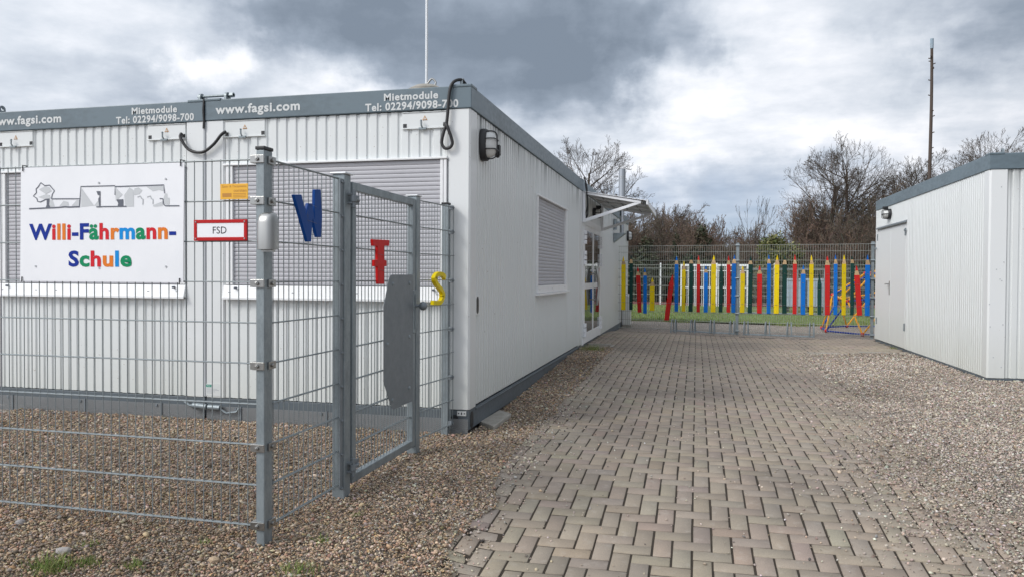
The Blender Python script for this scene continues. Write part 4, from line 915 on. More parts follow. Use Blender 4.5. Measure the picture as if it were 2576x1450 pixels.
for u in (0.0, 2.87, 5.66):
    c = FP_(u, -.035, 0); mb = MB(); d = E_*.03; n2 = N_*.03
    mb.add([c-d-n2, c+d-n2, c+d+n2, c-d+n2]+[q+Vector((0, 0, 2.09)) for q in (c-d-n2, c+d-n2, c+d+n2, c-d+n2)], [(0,3,2,1),(4,5,6,7),(0,1,5,4),(1,2,6,5),(2,3,7,6),(3,0,4,7)])
    p = mb.build('post', M['galv'], ff)
    mb = MB()
    for z in RW[::2]:
        q = FP_(u, .012, z); mb.mark(); mb.cyl(q-E_*.045, q+E_*.045, .022, 6)
    mb.build('clamp', M['galv'], p)
PENC = [('y',.227,1.786,1.599,.182,.288,.511),('k',.414,1.828,1.627,.381,.463,.515),('r',.582,1.536,1.341,.585,.68,.459),('b',.749,1.519,1.336,.718,.804,.44),('y',.931,1.286,1.087,.875,.986,.509),('R',1.407,1.359,0,1.22,1.333,.293),
 ('b',1.495,1.789,1.604,1.459,1.543,.502),('y',1.668,1.677,1.481,1.629,1.706,.506),('k',1.84,1.807,1.62,1.781,1.877,.504),('r',2.001,1.801,1.604,1.967,2.043,.5),('b',2.169,1.57,1.41,2.13,2.22,.498),('y',2.347,1.81,1.604,2.29,2.394,.505),
 ('K',2.517,1.612,0,2.464,2.552,.506),('r',2.674,1.798,1.598,2.642,2.722,.51),('b',2.806,1.816,1.62,2.746,2.838,.507),('y',2.987,1.565,1.394,2.935,3.034,.509),('k',3.159,1.787,1.603,3.104,3.198,.507),('r',3.352,1.576,1.388,3.304,3.409,.506),
 ('b',3.546,1.818,1.619,3.514,3.596,.503),('y',3.726,1.806,1.592,3.664,3.77,.507),('k',3.885,1.80,1.598,3.841,3.934,.514),('r',4.094,1.815,1.611,4.059,4.143,.508),('b',4.272,1.584,1.392,4.23,4.322,.499),('y',4.434,1.803,1.603,4.4,4.486,.498),
 ('K',4.6,1.401,0,4.571,4.652,.505),('r',4.755,1.78,1.584,4.722,4.823,.498),('b',4.918,1.806,1.61,4.895,4.972,.508),('y',5.092,1.805,1.61,5.056,5.139,.506),('k',5.247,1.778,1.623,5.226,5.302,.51),('r',5.338,1.571,1.37,5.361,5.464,.506),('b',5.553,1.802,1.59,5.515,5.611,.505)]
ORDW = ['first', 'second', 'third', 'fourth', 'fifth', 'sixth', 'seventh', 'eighth', 'ninth']; seen_c = {}
CN = {'y': ('yellow', 'yellow'), 'k': ('dark green', 'green'), 'K': ('dark green', 'green'), 'r': ('red', 'red'), 'R': ('red', 'red'), 'b': ('blue', 'blue')}
for c, xt_, t, w, bl, br, zb in PENC:
    word, pm = CN[c]; i = seen_c.get(word, 0); seen_c[word] = i+1
    tall = 'tall' if t > 1.7 else 'short'
    lean = ' leaning' if abs(xt_-(bl+br)/2) > .04 else ''
    plain = '' if w else ' fully painted'
    lab = f'{tall}{lean}{plain} {word} wooden pencil, {ORDW[i]} {word} one from the flue'
    bc = (bl+br)/2; hw = (br-bl)/2
    root = thing('wooden_pencil', lab, 'wooden pencil', tuple(FP_(bc, .02, zb)), 'coloured wooden pencils on the far fence')
    if not w: w = t-.22
    cw = xt_+(bc-xt_)*(t-w)/(t-zb)*1.0 if abs(xt_-bc) > .03 else (bc*.6+xt_*.4)
    def slab(pl, v0, v1):
        mb = MB(); n = len(pl); mb.add([FP_(u, v0, z) for u, z in pl]+[FP_(u, v1, z) for u, z in pl], [tuple(range(n)), tuple(range(2*n-1, n-1, -1))]+[(k, (k+1) % n, (k+1) % n+n, k+n) for k in range(n)]); return mb
    j = lambda: random.uniform(-.004, .004)
    slab([(bl, zb), (br, zb+j()), (cw+hw+j(), w), (cw-hw+j(), w)], .010, .030).build('body', M[pm], root, bevel=.003)
    zm = w+(t-w)*random.uniform(.42, .52); cm = cw+(xt_-cw)*(zm-w)/(t-w); wm = hw*.52
    slab([(cw-hw+j(), w+.001), (cw+hw+j(), w+.001), (cm+wm, zm), (cm-wm, zm)], .011, .029).build('sharpened_wood', M['wood'] if plain == '' else M[pm], root)
    slab([(cm-wm, zm+.001), (cm+wm, zm+.001), (xt_+.004, t), (xt_-.004, t)], .010, .030).build('painted_tip', M[pm], root)
    mb = MB()
    for z in ((w-.20, .70) if t > 1.5 else (w-.12, .70)):
        mb.mark()
        uu = bc+(cw-bc)*(z-zb)/(w-zb); q = FP_(uu, .032, z); mb.cyl(q-E_*hw*.45, q+E_*hw*.45, .0045, 5)
    mb.build('wire_tie', M['steel'], root)

# bike racks in front of the far fence
def rack(label, u0, u1, n):
    t = thing('bike_rack', label, 'bike rack', tuple(FP_((u0+u1)/2, .30, 0)), 'low galvanised bike racks')
    mb = MB(); g = lambda u, v: float(gz(*FP_(u, v, 0)[:2]))
    for v in (.16, .42): mb.mark(); mb.tube([FP_(u0-.05, v, .03+g(u0, v)), FP_(u1+.05, v, .03+g(u1, v))], .010, 8)
    mb.build('base_rail', M['galv'], t, smooth=True)
    for k in range(n):
        u = u0+(u1-u0)*k/(n-1)
        for du in (-.05, .05):
            MB().tube(spline([FP_(u+du, .44, .03), FP_(u+du*.9, .42, .20), FP_(u+du*.8, .36, .315), FP_(u+du*.7, .27, .33), FP_(u+du*.7, .20, .24), FP_(u+du*.8, .16, .03)], 4), .013, 6).build('hoop', M['galv'], t, smooth=True)
    return t
rack('low galvanised bike rack before the fence, nearer the flue', 1.50, 2.80, 4)
rack('low galvanised bike rack before the fence, nearer the climbing dome', 3.10, 4.46, 4)

# small cabinet behind the fence at the wall
cb = thing('utility_cabinet', 'slim white cabinet on a concrete pad behind the first yellow pencil', 'cabinet', (-1.73, 19.3, 0))
MB().box(-1.825, -1.60, 19.15, 19.55, -.05, .10).build('concrete_pad', M['conc'], cb, bevel=.01)
MB().box(-1.82, -1.62, 19.17, 19.5, .101, .86).build('housing', M['panel_plain'], cb, bevel=.01)
MB().tube(spline([(-1.80, 19.15, .10), (-1.80, 19.15, .80), (-1.77, 19.15, .87), (-1.70, 19.15, .83), (-1.62, 19.15, .80)], 4), .010, 6).build('pipe', M['white'], cb, smooth=True)
# stone slab by the corner
mb = MB(); mb.add([(-1.86,6.40,-.03),(-1.665,6.19,-.03),(-1.66,6.80,-.01),(-1.825,6.98,-.01),(-1.855,6.41,.035),(-1.67,6.20,.040),(-1.665,6.80,.045),(-1.82,6.97,.045)],[(0,3,2,1),(4,5,6,7),(0,1,5,4),(1,2,6,5),(2,3,7,6),(3,0,4,7)])
tag(mb.build('stone_slab', M['conc'], bevel=.008), 'weathered concrete slab lying on the gravel at the module corner', 'slab')
# bigger rocks in the gravel
def rock(label, x, y, s, c):
    bm = bmesh.new(); bmesh.ops.create_icosphere(bm, subdivisions=2, radius=1); r = random.Random(label)
    for v in bm.verts: v.co *= 1+r.uniform(-.13, .13); v.co = Vector((v.co.x*s*.5, v.co.y*s*.38, v.co.z*s*.30))
    me = bpy.data.meshes.new('rock'); bm.to_mesh(me); bm.free(); me.materials.append(c); o = bpy.data.objects.new('rock', me); COL.objects.link(o); o.location = (x, y, s*.12); o.rotation_euler = (0, 0, r.uniform(0, 3))
    tag(o, label, 'rock', 'larger stones lying in the gravel')
tan_ = weathered((.40, .30, .20), (.25, .18, .12), .7, 30, .85, bstr=.4)('tan_rock'); gr_ = weathered((.33, .31, .30), (.2, .18, .17), .7, 30, .85, bstr=.4)('grey_rock')
# ------------------------------------------------------------------ grass
def blades(name, x, y, h, wdt, pal, lean=.5, parent=None):
    n = len(x); a = rng.uniform(0, 6.28, n); b = rng.uniform(0, 6.28, n); l = rng.uniform(.1, lean, n)*h; z = gz(x, y)
    dx, dy = np.cos(a)*wdt/2, np.sin(a)*wdt/2; lx, ly = np.cos(b)*l, np.sin(b)*l
    V = np.stack([np.stack([x-dx, y-dy, z-.005], 1), np.stack([x+dx, y+dy, z-.005], 1), np.stack([x+dx*.7+lx*.4, y+dy*.7+ly*.4, z+h*.55], 1), np.stack([x-dx*.7+lx*.4, y-dy*.7+ly*.4, z+h*.55], 1), np.stack([x+lx, y+ly, z+h], 1)], 1).reshape(-1, 3)
    o = np.arange(n)[:, None]*5; F = np.concatenate([o+np.array([[0, 1, 2]]), o+np.array([[0, 2, 3]]), o+np.array([[3, 2, 4]])]); pal = np.array(pal)
    c = pal[rng.integers(0, len(pal), n)]*(1+rng.normal(0, .2, (n, 1)))
    return link_mesh(name, V, F, M['grass'], np.repeat(np.clip(c, .01, .6), 5, 0), parent=parent)
GP = [(.15,.22,.05),(.19,.26,.065),(.12,.18,.04),(.26,.25,.10)]
n = 26000; x = rng.uniform(-3.5, 9, n); y = 22.0+.35*np.sin(x*1.7)+.2*np.sin(x*4.3)+rng.random(n)**1.5*12; tag(blades('lawn_grass', x, y, rng.uniform(.03, .075, n), .012, GP), kind='stuff')
def tuft(label, x, y, s, k):
    o = blades('grass_tuft', x+rng.normal(0, s*.4, k), y+rng.normal(0, s*.34, k), rng.uniform(.3, 1, k)*s*.55, .0035, GP, 1.3)
    tag(o, label, 'grass tuft', 'grass tufts growing in the gravel')

# ------------------------------------------------------------------ playground
cd_ = thing('climbing_dome', 'geodesic climbing dome of yellow and blue tubes with red hubs behind the far fence', 'climbing frame', (4.9, 20.0, 0))
ph = (1+5**.5)/2; iv = [Vector(v).normalized() for v in [(-1,ph,0),(1,ph,0),(-1,-ph,0),(1,-ph,0),(0,-1,ph),(0,1,ph),(0,-1,-ph),(0,1,-ph),(ph,0,-1),(ph,0,1),(-ph,0,-1),(-ph,0,1)]]
q0 = iv[5].rotation_difference(Vector((0, 0, 1))); iv = [q0 @ v for v in iv]
pts = list(iv)
for i in range(12):
    for k in range(i):
        if (iv[i]-iv[k]).length < 1.1: pts.append(((iv[i]+iv[k])/2).normalized())
rz_ = Matrix.Rotation(rad(14), 3, 'Z'); RD = 1.9
pp = [rz_ @ p for p in pts if p.z > -.06]
pw = [Vector((4.9+p.x*RD, 20.0+p.y*RD, max(0, p.z)*RD*.86+.03)) for p in pp]
yb, bb, hb = MB(), MB(), MB(); ne = 0
for i in range(len(pp)):
    for k in range(i):
        d = (pp[i]-pp[k]).length
        if d < .66:
            ring = pp[i].z < .1 and pp[k].z < .1
            tgt = bb if (ring or (i*7+k*3) % 5 < 2) else yb
            tgt.mark(); tgt.cyl(pw[i], pw[k], .021, 6)
    hb.mark(); hb.sphere(pw[i], .045, 8, 6)
paint('tube_yellow', (.80, .36, .02), .2); paint('tube_blue', (.012, .045, .30), .2); paint('hub_red', (.55, .03, .025), .2)
yb.build('yellow_tube', M['tube_yellow'], cd_, smooth=True); bb.build('blue_tube', M['tube_blue'], cd_, smooth=True); hb.build('hub', M['hub_red'], cd_, smooth=True)
# white lattice goal
gl = thing('lattice_goal', 'white metal lattice play goal standing on the lawn behind the pencils', 'goal', (.73, 33.9, 0))
mb = MB(); a, b = -.69, 2.16
mb.box(a, b, 33.86, 33.94, 1.76, 1.85); mb.box(a, a+.05, 33.86, 33.94, 0, 1.76); mb.box(b-.05, b, 33.86, 33.94, 0, 1.76); mb.box(a, b, 33.87, 33.93, .82, .88); mb.box(a, b, 33.87, 33.93, 1.55, 1.58)
mb.box(a, a+.04, 33.94, 34.7, 1.78, 1.83); mb.box(b-.04, b, 33.94, 34.7, 1.78, 1.83); mb.box(a, b, 34.7, 34.75, 1.78, 1.83); mb.box(a, a+.04, 34.7, 34.75, 0, 1.78); mb.box(b-.04, b, 34.7, 34.75, 0, 1.78)
mb.build('frame', M['white'], gl)
for k in range(1, 9):
    u = a+(b-a)*k/9; mb = MB(); mb.box(u-.045, u-.022, 33.88, 33.92, .02, 1.76); mb.box(u+.022, u+.045, 33.88, 33.92, .02, 1.76); mb.build('bar', M['white'], gl)
# fence and gate on the far side of the lawn
f2 = thing('mesh_fence', 'lower mesh fence with white posts beyond the lawn', 'fence', (0, 35.2, 0))
mb = MB(); mesh_panel(mb, (-7, 35.2), (14, 35.2), 0, [.1, .5, .9, 1.3, 1.7, 1.84], .05, 1.86, pitch=.1, rv=.004, rh=.006, nv=3); mb.build('mesh_panel', M['wire_far'], f2, fixn=False)
for u in np.arange(-6.6, 14, 2.48): MB().box(u, u+.07, 35.22, 35.29, 0, 1.92).build('post', M['white'], f2)
g2 = thing('mesh_gate', 'double grey tube gate with mesh beyond the far fence', 'gate', (2.85, 27.7, 0))
mb = MB()
for u in (1.44, 3.30, 3.39, 4.27): mb.tube([(u, 27.7, .0), (u, 27.7, 1.58)], .033, 8)
for u0, u1 in ((1.44, 3.30), (3.39, 4.27)):
    for z in (.06, 1.57): mb.tube([(u0, 27.7, z), (u1, 27.7, z)], .028, 8)
mb.build('frame', M['galv'], g2, smooth=True)
mb = MB(); mesh_panel(mb, (1.47, 27.7), (3.28, 27.7), 0, [.2*k for k in range(1, 8)], .08, 1.55, rv=.003, rh=.004, nv=3); mb.mark(); mesh_panel(mb, (3.42, 27.7), (4.25, 27.7), 0, [.2*k for k in range(1, 8)], .08, 1.55, rv=.003, rh=.004, nv=3); mb.build('mesh_panel', M['wire_far'], g2, fixn=False)
f3 = thing('mesh_fence', 'short stretch of mesh fence beside the double tube gate', 'fence', (6, 27.75, 0))
mb = MB(); mesh_panel(mb, (4.32, 27.75), (9.5, 27.75), 0, [.1+.2*k for k in range(8)], .05, 1.62, rv=.003, rh=.004, nv=3); mb.build('mesh_panel', M['wire_far'], f3, fixn=False)
for u in (4.36, 6.8, 9.3): MB().box(u, u+.06, 27.77, 27.83, 0, 1.68).build('post', M['galv'], f3)
pbl = mat('pale_blue_plastic', (.36, .44, .52), .5)
for lab, x0, x1 in (('pale blue-grey bin behind the double tube gate, nearer the goal', 3.31, 3.93), ('pale blue-grey bin behind the gate, nearer the climbing dome', 4.03, 4.72)):
    t = thing('storage_bin', lab, 'bin', ((x0+x1)/2, 30.3, 0), 'pale blue-grey bins'); mb = MB(); mb.box(x0, x1, 30.0, 30.5, .22, 1.18)
    for k in range(3): mb.box(x0+.06+k*.2, x0+.09+k*.2, 29.985, 29.999, .28, 1.12)
    mb.build('body', pbl, t, bevel=.03); MB().box(x0-.02, x1+.02, 29.97, 30.53, 1.181, 1.26).build('lid', pbl, t, bevel=.02)
    mb = MB()
    for u in (x0+.06, x1-.06): mb.mark(); mb.cyl((u-.04, 30.25, .11), (u+.04, 30.25, .11), .11, 12)
    mb.build('wheel', M['black'], t)
# tall pole behind the small module
mb = MB(); pz = [(5.955+.05*(z/7.6)**1.5*0+.012*math.sin(z*1.3), 22+.01*math.cos(z*1.1), z) for z in np.linspace(-.1, 7.35, 16)]
mb.tube(pz, .056, 10, r1=.034)
for k in range(26):
    z = random.uniform(2.8, 7.2); a = random.uniform(0, 6.28); c = Vector((5.955+.012*math.sin(z*1.3), 22, z)); mb.cyl(c, c+Vector((math.cos(a)*.085, math.sin(a)*.085, .03)), .014, 5)
pl = thing('timber_pole', 'tall thin timber pole with branch stubs rising behind the small module', 'pole', (5.955, 22, 0))
paint('pole_wood', (.10, .078, .066), .6, .8); mb.build('trunk', M['pole_wood'], pl, smooth=True)
MB().cyl((pz[-1][0], pz[-1][1], 7.34), (pz[-1][0], pz[-1][1], 7.60), .043, 10).build('blue_grey_top', weathered((.25, .33, .40), (.3, .3, .3), .5, 9)('pole_top'), pl)

# ------------------------------------------------------------------ trees
def branch_mesh(segs, name, k, base, var, seed):
    """segs: list of (p0, p1, r0, r1) -> tubes as one mesh"""
    S = np.array([[*a, *b, r0, r1] for a, b, r0, r1 in segs], float); n = len(S)
    A, B = S[:, :3], S[:, 3:6]; d = B-A; d /= np.maximum(np.linalg.norm(d, axis=1, keepdims=True), 1e-6)
    ref = np.where(np.abs(d[:, 2:3]) < .9, np.array([[0, 0, 1.]]), np.array([[1., 0, 0]])); u = np.cross(d, ref); u /= np.linalg.norm(u, axis=1, keepdims=True); w = np.cross(d, u)
    ang = 2*np.pi*np.arange(k)/k; ring = u[:, None]*np.cos(ang)[None, :, None]+w[:, None]*np.sin(ang)[None, :, None]
    V = np.concatenate([A[:, None]+ring*S[:, 6][:, None, None], B[:, None]+ring*S[:, 7][:, None, None]], 1).reshape(-1, 3)
    i = np.arange(k); f = np.stack([i, (i+1) % k, (i+1) % k+k, i+k], 1); F = (np.arange(n)[:, None, None]*2*k+f[None]).reshape(-1, 4)
    r = np.random.default_rng(seed); c = np.array(base)[None]*(1+r.normal(0, var, (n, 1)))*(1+r.normal(0, .06, (n, 3)))
    return V, F, np.repeat(np.clip(c, .008, .5), 2*k, 0)
def grow(R, p, d, L, r, depth, out, nseg, wander, up, kids, ang, lenf, rmin, spread=1.0, start=.25):
    q = Vector(p); dd = Vector(d).normalized(); step = L/nseg; nodes = []
    for i in range(nseg):
        t0, t1 = i/nseg, (i+1)/nseg
        r0 = max(rmin, r*(1-.72*t0)); r1 = max(rmin*.8, r*(1-.72*t1))
        dd = (dd+Vector((R.gauss(0, wander), R.gauss(0, wander), R.gauss(0, wander)+up))).normalized()
        e = q+dd*step; out[depth].append((tuple(q), tuple(e), r0, r1)); nodes.append((q.copy(), e.copy(), dd.copy(), r0, t1)); q = e
    if depth+1 >= len(out): return
    n = kids[depth]; Hh = ENV[0]; ec = Vector((0, 0, .57*Hh)); er = Vector((ENV[1]*Hh, ENV[1]*Hh, .45*Hh))
    for j in range(n):
        t = start+(1-start)*(j+R.random()*.9)/n; i = min(nseg-1, int(t*nseg)); a, b, dv, rr, _ = nodes[i]
        pos = a.lerp(b, t*nseg-i if t*nseg-i <= 1 else 1)
        az = R.uniform(0, 6.283); o = dv.orthogonal().normalized(); o.rotate(Matrix.Rotation(az, 3, dv)); th = rad(R.gauss(ang[depth], 9))
        nd = dv*math.cos(th)+o*math.sin(th)*spread
        l2 = L*lenf[depth]*R.uniform(.65, 1.15)*(1.12-.55*t)
        if Hh:
            if depth > 0:
                ow = (pos-ec); nd = (nd.normalized()+ow.normalized()*.32).normalized()
            # distance along nd to the crown's outline
            a_ = sum((nd[i_]/er[i_])**2 for i_ in range(3)); q_ = pos-ec; b_ = sum(q_[i_]*nd[i_]/er[i_]**2 for i_ in range(3)); c_ = sum((q_[i_]/er[i_])**2 for i_ in range(3))-1
            ds = (-b_+math.sqrt(max(b_*b_-a_*c_, 0)))/a_
            if ds < .12: ds = .12+R.uniform(0, .22)
            l2 = ds*R.uniform(.80, 1.02) if depth == 0 else min(l2, ds*R.uniform(.85, 1.1))
        grow(R, pos, nd, l2, rr*R.uniform(.34, .50), depth+1, out, max(3, nseg-1), wander*1.25, up*1.1, kids, ang, lenf, rmin, 1.0, .18)
ENV = [0, .36]
def bare_tree(seed, H, trunkh, r, kids=(24, 9, 6, 3), ang=(58, 52, 54, 52), lenf=(.60, .60, .52, .48), up=.025, wander=.15, rmin=.007, base=(.095, .077, .062), forks=1):
    ENV[0] = H; R = random.Random(seed); out = [[], [], [], [], []]
    for f in range(forks):
        a = R.uniform(0, 6.28); d = Vector((math.cos(a)*.16*(forks > 1), math.sin(a)*.16*(forks > 1), 1))
        grow(R, (0, 0, -.1), d, H*.80*R.uniform(.9, 1.0), r, 0, out, 9, .045, .03, kids, ang, lenf, rmin, 1.0, trunkh)
    tr = branch_mesh(out[0], 't', 7, base, .10, seed); V = []; Fs = []; C = []
    hi = branch_mesh(out[1], 'c', 4, base, .14, seed+1); lo = branch_mesh(out[2]+out[3]+out[4], 'c', 3, tuple(v*1.05 for v in base), .2, seed+2)
    return tr, (hi, lo)
def tree_proto(name, *a, **k):
    tr, (hi, lo) = bare_tree(*a, **k)
    t = link_mesh('trunk', tr[0], tr[1], M['bark'], tr[2]); me_t = t.data
    hiF = np.concatenate([hi[1]]); lf = lo[1]+len(hi[0])
    c = link_mesh('crown', np.concatenate([hi[0], lo[0]]), np.concatenate([hiF, lf]), M['bark'], np.concatenate([hi[2], lo[2]])); me_c = c.data
    bpy.data.objects.remove(t); bpy.data.objects.remove(c)
    top = max(lo[0][:, 2].max(), tr[0][:, 2].max()); wid = np.percentile(np.abs(lo[0][:, :2]), 97)
    return me_t, me_c, top, wid
PROTO = {'round': tree_proto('round', 11, 9, .22, .20, forks=1), 'twin': tree_proto('twin', 23, 9, .18, .17, kids=(16, 9, 6, 3), forks=2), 'upright': tree_proto('upright', 31, 8, .15, .13, kids=(16, 8, 6, 4), ang=(34, 34, 36, 36), lenf=(.50, .5, .5, .5), up=.09),
         'spread': tree_proto('spread', 47, 9, .20, .22, kids=(16, 8, 6, 3), ang=(60, 48, 50, 48), lenf=(.70, .58, .52, .48), up=.06),
         'sapling': tree_proto('sapling', 53, 6, .10, .07, kids=(5, 4, 2, 1), ang=(24, 26, 30, 30), lenf=(.55, .5, .45, .4), up=.10, forks=3, base=(.10, .085, .07))}
def tree(kind, label, x, y, H, W, rz=0, group='bare winter trees beyond the playground'):
    mt, mc, top, wid = PROTO[kind]; root = thing('bare_tree', label, 'tree', (x, y, 0), group); s = H/top; sx = W/2/wid
    root.rotation_euler.z = rz; root.scale = (sx, sx, s)
    for nm, me in (('trunk', mt), ('crown', mc)): o = bpy.data.objects.new(nm, me); COL.objects.link(o); o.parent = root
tree('round', 'bare tree rising behind the flat roof left of the flue, round twiggy crown', -6.4, 45, 9.7, 5.2, .4)
tree('spread', 'wide bare tree whose branches reach out behind the polished flue', -4.55, 44, 7.9, 4.6, 2.1)
tree('round', 'small round bare tree just beside the canopy tip', -1.75, 50, 6.2, 4.0, 3.0)
tree('upright', 'thin bare tree rising above the dark bushes in the middle of the hedge', .4, 48, 4.9, 2.4, 1.0)
tree('sapling', 'pale slender sapling with few upright twigs in front of the blue-grey sky', 3.3, 45, 5.9, 2.6, .5)
tree('twin', 'big bare tree left of the timber pole, its crown the fullest in the row', 6.75, 44.5, 8.4, 4.5, 1.2)
tree('round', 'tallest bare tree left of the timber pole, straight trunk and high crown', 8.3, 46, 9.5, 4.6, 4.4)
tree('spread', 'bare tree with a reddish leaning trunk close to the small module roof', 9.3, 46, 7.0, 4.6, .3)
tree('spread', 'bare tree just behind the timber pole', 12.2, 50, 8.4, 6.6, 2.8)
tree('twin', 'bare tree right of the timber pole above the flat roof', 15.2, 54, 9.5, 7.0, 5.2)
tree('round', 'tall bare tree over the roof corner of the small module', 20.1, 60, 12.0, 7.0, 1.9)
tree('spread', 'bare tree cut by the picture edge above the small module', 24.0, 60, 11.0, 8.0, 3.6)

# shrubs: many thin stems
def shrub_proto(seed, H, n, base):
    R = random.Random(seed); out = [[], [], [], []]
    for i in range(n):
        a = R.uniform(0, 6.28); rr = R.uniform(0, .5); d = Vector((math.cos(a)*R.uniform(.05, .5), math.sin(a)*R.uniform(.05, .5), 1))
        grow(R, (math.cos(a)*rr, math.sin(a)*rr, -.05), d, H*R.uniform(.6, 1.0), .028, 0, out, 5, .08, .04, (8, 6, 4), (40, 42, 42), (.45, .5, .5), .008, 1.0, .15)
    a = branch_mesh(out[0]+out[1], 's', 3, base, .15, seed); b = branch_mesh(out[2]+out[3], 's', 3, tuple(v*1.15 for v in base), .22, seed+5)
    o = link_mesh('twigs', np.concatenate([a[0], b[0]]), np.concatenate([a[1], b[1]+len(a[0])]), M['bark'], np.concatenate([a[2], b[2]])); me = o.data; bpy.data.objects.remove(o); return me
ENV[0] = 0
SH = [shrub_proto(61, 3.3, 12, (.155, .115, .09)), shrub_proto(62, 3.1, 15, (.175, .12, .092)), shrub_proto(63, 3.5, 13, (.14, .115, .092))]
R = random.Random(5); kk = 0
for row, (yy, st) in enumerate(((41.5, 1.05), (44.0, 1.15), (46.5, 1.2), (49.5, 1.4))):
    x = -6.5+row*.4
    while x < 13.5+row*2:
        o = bpy.data.objects.new('bare_shrub', SH[kk % 3]); COL.objects.link(o); o.location = (x, yy+R.uniform(-.8, .8), 0)
        xe = x*45/yy; hfac = 1.0-.26*float(smooth01(.4, 1.4, xe)*(1-smooth01(4.8, 6.2, xe)))+.10*float(smooth01(5.5, 7, xe))+.10*math.sin(xe*2.3); s = R.uniform(.80, 1.12)*hfac*(1+.10*row)*1.32; o.scale = (R.uniform(.9, 1.2), R.uniform(.9, 1.2), s*.98); o.rotation_euler.z = R.uniform(0, 6.28)
        tag(o, 'leafless brown shrub in the dense thicket beyond the playground', 'shrub', 'leafless shrubs of the thicket'); kk += 1; x += st*R.uniform(.8, 1.2)
# evergreens
def leafy_proto(seed, n, lobes, pal, size, flat=1.0):
    r = np.random.default_rng(seed); L = np.array(lobes); w = L[:, 3]**2; idx = r.choice(len(L), n, p=w/w.sum())
    d = r.normal(size=(n, 3)); d /= np.linalg.norm(d, axis=1, keepdims=True); rr = r.uniform(.55, 1.08, n)[:, None]
    c = L[idx, :3]+d*L[idx, 3:4]*rr*np.array([1, 1, flat]); c = c+.06*r.normal(size=(n, 3)); c[:, 2] = np.maximum(c[:, 2], .02)
    a = r.normal(size=(n, 3)); a /= np.linalg.norm(a, axis=1, keepdims=True); b = np.cross(a, d+.4*r.normal(size=(n, 3))); b /= np.maximum(np.linalg.norm(b, axis=1, keepdims=True), 1e-5)
    s = r.uniform(.6, 1.3, n)[:, None]*size
    V = np.stack([c-a*s, c-b*s*.45, c+a*s, c+b*s*.45], 1).reshape(-1, 3); F = np.arange(n*4).reshape(-1, 4)
    pal = np.array(pal); cl = pal[r.integers(0, len(pal), n)]*(1+r.normal(0, .2, (n, 1)))
    o = link_mesh('foliage', V, F, M['leaf'], np.repeat(np.clip(cl, .006, .5), 4, 0)); me = o.data; bpy.data.objects.remove(o); return me
rl = np.random.default_rng(9)
lob = lambda n, w, h, r0, r1: [(rl.normal(0, w), rl.normal(0, w*.7), rl.uniform(.25, h), rl.uniform(r0, r1)) for _ in range(n)]
EV = leafy_proto(3, 7000, lob(16, .55, 2.7, .35, .62)+[(0, 0, 3.05, .4)], [(.08,.10,.025),(.13,.135,.04),(.22,.205,.075),(.05,.07,.02)], .075)
DK = leafy_proto(4, 6000, lob(16, .7, 1.75, .4, .7), [(.022,.036,.016),(.035,.05,.02),(.018,.03,.014),(.05,.055,.024)], .085)
CO = leafy_proto(5, 7000, [(rl.normal(0, .5*(1-k/18)), rl.normal(0, .4*(1-k/18)), .3+k*.22, .62*(1-k/20)+.1) for k in range(18)], [(.035,.048,.02),(.05,.055,.026),(.065,.055,.03)], .085)
def bush(me, name, label, x, y, sc_, rz, group=None, stem=True):
    root = thing(name, label, 'bush', (x, y, 0), group); o = bpy.data.objects.new('foliage', me); COL.objects.link(o); o.parent = root; root.scale = sc_; root.rotation_euler.z = rz
    s = bpy.data.objects.new('stem', STEM); COL.objects.link(s); s.parent = root
mb = MB()
for a in range(5): mb.tube([(0, 0, -.1), (math.cos(a*1.3)*.15, math.sin(a*1.3)*.15, .8), (math.cos(a*1.3)*.35, math.sin(a*1.3)*.35, 1.5)], .035, 5, r1=.012)
_s = mb.build('stem', M['pole_wood']); STEM = _s.data; bpy.data.objects.remove(_s)
bush(EV, 'evergreen_bush', 'yellowish-green rounded evergreen bush right of the fence middle post', 3.75, 38.5, (1.05, 1.05, 1.0), .2)
bush(DK, 'evergreen_bush', 'dark bush below the yellowish-green evergreen', 4.3, 37.4, (1.1, 1.0, .9), 1.2)  # dark leaf colours, same foliage mesh as the undergrowth
bush(CO, 'evergreen_bush', 'tall dark conifer-like bush in the middle of the hedge', .25, 40.4, (1.15, 1.1, .94), .6)
bush(CO, 'evergreen_bush', 'brownish conifer-like bush next to the far wall end', -2.6, 40.2, (1.3, 1.2, .80), 2.6)
bush(CO, 'evergreen_bush', 'narrow dark conifer-like bush between the two larger ones', -1.05, 40.6, (.75, .75, .84), 1.9)
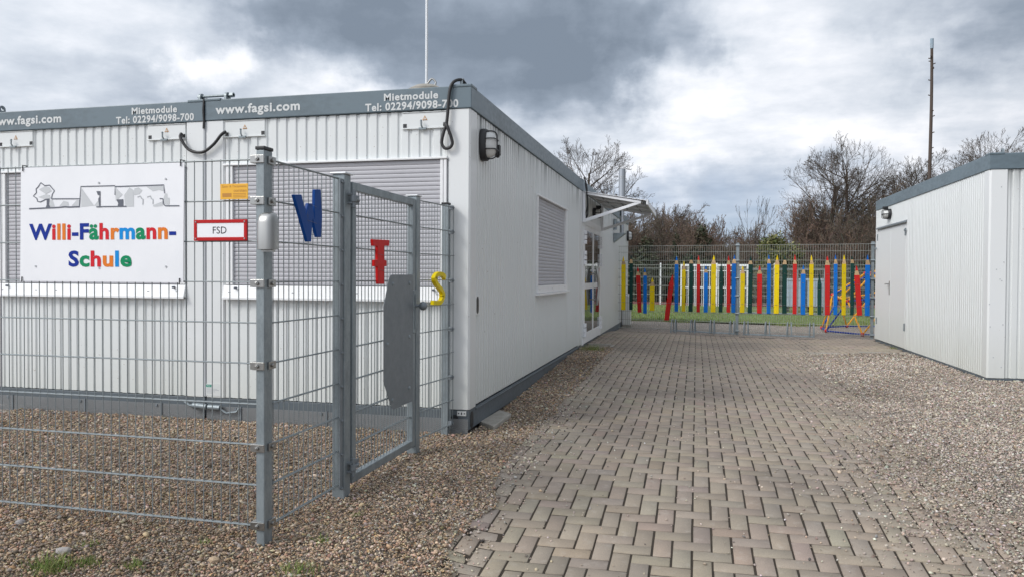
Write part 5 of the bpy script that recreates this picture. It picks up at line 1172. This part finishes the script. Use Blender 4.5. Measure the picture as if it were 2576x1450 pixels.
for k, (x, s) in enumerate(((-3.6, 1.0), (-2.0, .9), (-.4, 1.05), (1.1, .95), (2.4, .9), (5.7, .85), (7.2, .95), (8.8, .85), (10.4, .9))):
    bush(DK, 'evergreen_bush', 'low dark evergreen undergrowth along the foot of the thicket', x, 39.4+.5*math.sin(k*2.1), (1.15, .9, s), k*1.1, 'dark undergrowth bushes')
# far wood behind everything
segs = []; R = random.Random(77)
for i in range(24000):
    x = R.uniform(-14, 30); y = R.uniform(56, 68); z0 = R.uniform(0, 3.6); L = R.uniform(.5, 1.6); d = Vector((R.gauss(0, .5), R.gauss(0, .3), 1)).normalized()
    p = Vector((x, y, z0)); xe = x*45/y; hmax = 4.9-1.5*float(smooth01(.4, 1.6, xe)*(1-smooth01(4.6, 6.2, xe)))+.8*math.sin(x*.6)+.5*math.sin(x*1.7+1)
    if z0+L*d.z > hmax: continue
    segs.append((tuple(p), tuple(p+d*L), R.uniform(.02, .05), .012))
V, F, C_ = branch_mesh(segs, 'w', 3, (.15, .118, .10), .25, 4)
tag(link_mesh('distant_woods', V, F, M['bark'], C_), kind='stuff')

# ------------------------------------------------------------------ small things in the near gravel
rock('pale tan rounded stone in the gravel below the fence corner post', -2.148, 3.03, .062, tan_)
rock('flat grey stone beside the grass tufts in front of the fence', -2.90, 2.945, .075, gr_)
rock('pale upright stone in the gravel just in front of the mesh fence', -3.465, 3.24, .06, gr_)
for lab, x, y, s, k in (('largest grass tuft in the gravel, in front of the fence', -2.80, 2.78, .13, 330), ('small grass tuft just beside the largest tuft', -2.683, 2.866, .075, 130), ('small grass tuft in the gravel before the fence middle', -2.455, 2.883, .07, 120),
    ('sparse green tuft behind the largest tuft, close to the fence', -2.86, 3.05, .07, 60), ('sparse grass tuft between the pale stone and the fence', -2.34, 3.235, .05, 50), ('grass tuft at the foot of the fence corner post', -1.81, 3.40, .06, 60), ('mossy green tuft near the paving in front of the corner post', -1.72, 3.02, .10, 150),
    ('grass patch at the far end of the gravel strip beside the wall', -1.60, 11.9, .22, 260), ('green sprig in the gravel beside the gate post', -1.80, 3.80, .05, 50), ('weed growing at the foot of the steel double door', 3.44, 14.75, .11, 60)): tuft(lab, x, y, s, k)
